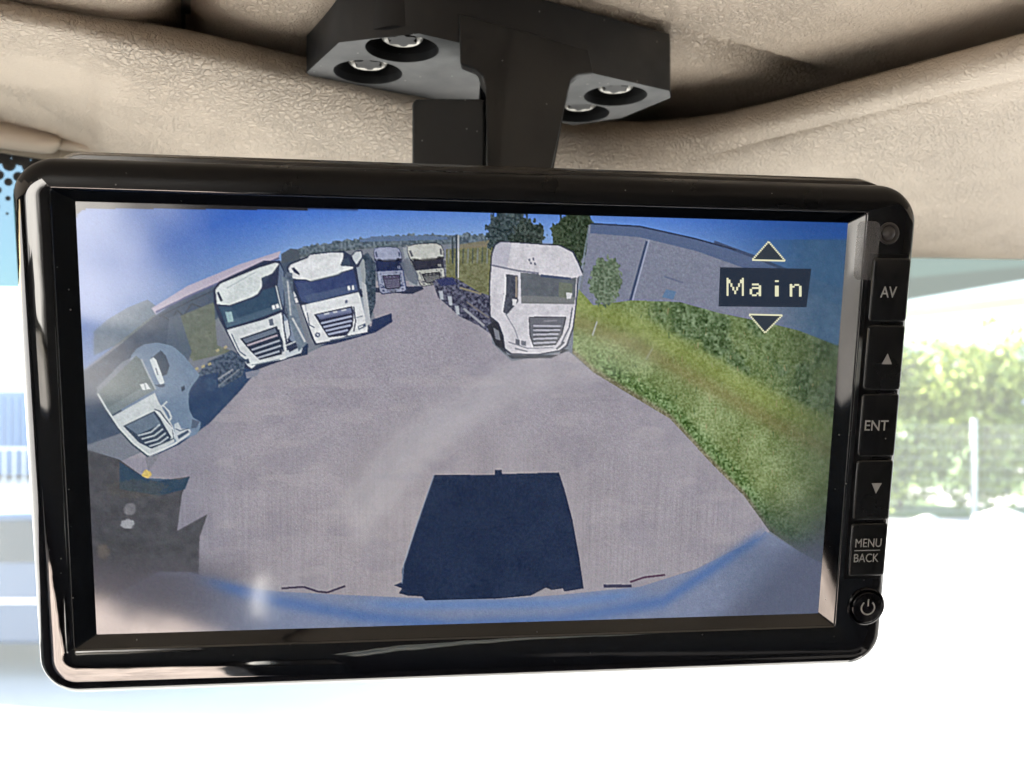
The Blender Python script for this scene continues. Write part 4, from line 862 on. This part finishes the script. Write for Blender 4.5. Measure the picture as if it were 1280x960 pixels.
    im += r.normal(0, 5.0, (NY, NX, 1))+r.normal(0, 2.2, (NY, NX, 3)); im += (np.sin(np.arange(NX)*math.pi*.83)*1.5)[None, :, None]
    # rounded corners of the picture
    yy, xx = np.mgrid[0:NY, 0:NX]; R_ = 9
    for cx, cy, sx_, sy_ in ((R_, R_+7, -1, -1),):
        m_ = ((xx-cx)*sx_ > 0) & ((yy-cy)*sy_ > 0) & (np.hypot(xx-cx, yy-cy) > R_)
        im[m_] = (30, 30, 32)
    topb = np.interp(xx, [0, 80, 300], [6, 4, 0]); im[yy < topb] = (34, 33, 36)
    return np.clip(im, 2, 255)
pic = paint()
SCREEN_GAIN = 1.0
lin = srgb(pic)/(2**EXPO)*SCREEN_GAIN
gx = (np.arange(NX)+.5)/NX*SW-SW/2; gy = SH/2-(np.arange(NY)+.5)/NY*SH
gx[0] = -SW/2-.2; gx[-1] = SW/2+.2; gy[0] = SH/2+.2; gy[-1] = -SH/2-.2
GX, GY = np.meshgrid(gx*mm, gy*mm)
vco = np.stack([GX, GY, np.zeros_like(GX)], -1).reshape(-1, 3)
ii = np.arange(NX*NY).reshape(NY, NX)
qd = np.stack([ii[:-1, :-1], ii[1:, :-1], ii[1:, 1:], ii[:-1, 1:]], -1).reshape(-1)
me = bpy.data.meshes.new('screen'); me.vertices.add(NX*NY); me.vertices.foreach_set('co', vco.ravel())
nf = len(qd)//4; me.loops.add(nf*4); me.loops.foreach_set('vertex_index', qd.astype(np.int32)); me.polygons.add(nf)
me.polygons.foreach_set('loop_start', np.arange(0, nf*4, 4, dtype=np.int32)); me.update(calc_edges=True); me.validate()
ca = me.color_attributes.new('picture', 'FLOAT_COLOR', 'POINT')
ca.data.foreach_set('color', np.concatenate([lin.reshape(-1, 3), np.ones((NX*NY, 1))], 1).astype(np.float32).ravel())
M_pic = mat('screen_picture', (.006, .006, .007), .07, ior=1.8); t = M_pic.node_tree
at = t.nodes.new('ShaderNodeAttribute'); at.attribute_name = 'picture'
b = t.nodes['Principled BSDF']; t.links.new(at.outputs['Color'], b.inputs['Emission Color']); b.inputs['Emission Strength'].default_value = 1
me.materials.append(M_pic)
scr = bpy.data.objects.new('screen', me); COL.objects.link(scr); scr.parent = mon

def emit(name, c):
    m = mat(name, (.006, .006, .007), .07, ior=1.8); b_ = m.node_tree.nodes['Principled BSDF']
    l = srgb(c)/(2**EXPO); b_.inputs['Emission Color'].default_value = (*l, 1); b_.inputs['Emission Strength'].default_value = 1; return m
M_osd = emit('menu_text_light', (232, 230, 196)); M_osdb = emit('menu_box_dark', (36, 46, 62))
def flat(name, polys, z, m, parent):
    v = []; f = []
    for pl_ in polys:
        i = len(v); v += [(*p_, z*mm) for p_ in pl_]; f.append(tuple(range(i, i+len(pl_))))
    return link(name, v, f, m, parent)
mb = flat('menu_box', [[S(900, 334), S(1014, 336), S(1008, 384), S(898, 383)]], .06, M_osdb, scr)
GL = {'M': ["#.......#", "##.....##", "##.....##", "#.#...#.#", "#.#...#.#", "#..#.#..#", "#..#.#..#", "#...#...#", "#...#...#", "#.......#"],
      'a': [".....", ".....", ".....", ".###.", "....#", ".####", "#...#", "#...#", "#..##", ".##.#"],
      'i': [".", "#", ".", ".", "#", "#", "#", "#", "#", "#"],
      'n': [".....", ".....", ".....", "#.##.", "##..#", "#...#", "#...#", "#...#", "#...#", "#...#"]}
polys = []
for ch, x0, x1 in (('M', 908, 929.5), ('a', 937, 951), ('i', 968.5, 973.0), ('n', 987, 1001.5)):
    rows_ = GL[ch]; nc = len(rows_[0]); cw = (x1-x0)/nc; rh = 2.25
    for r_, row in enumerate(rows_):
        for c_, k in enumerate(row):
            if k == '#':
                ax = x0+c_*cw-(r_*.0); ay = 347.3+r_*rh+(x0-908)*.012
                ex = .1 if ch != 'M' else 0
                polys.append([S(ax-ex, ay), S(ax+cw+ex, ay), S(ax+cw+ex, ay+rh), S(ax-ex, ay+rh)])
flat('menu_text', polys, .12, M_osd, scr)
def arrow(a, b_, c):
    in_ = flat('menu_arrow', [[S(*a), S(*b_), S(*c)]], .06, emit('menu_arrow_fill', (48, 56, 66)), scr)
    ps_ = []
    def seg(p, q, w_, dash):
        p = np.array(p, float); q = np.array(q, float); l = np.linalg.norm(q-p); d = (q-p)/l; n = np.array([-d[1], d[0]])*w_/2
        k = int(l/2.6) if dash else 1
        for i_ in range(k):
            s0 = p+d*l*i_/k; s1 = p+d*l*(i_+(.72 if dash else 1))/k
            ps_.append([S(*(s0+n)), S(*(s1+n)), S(*(s1-n)), S(*(s0-n))])
    seg(a, b_, 2.0, False); seg(b_, c, 2.2, True); seg(c, a, 2.2, True)
    flat('outline', ps_, .12, M_osd, scr)
arrow((940, 325), (981, 326), (960.5, 302)); arrow((936, 393), (977.5, 394), (956, 416))
print('objects', len(bpy.data.objects))
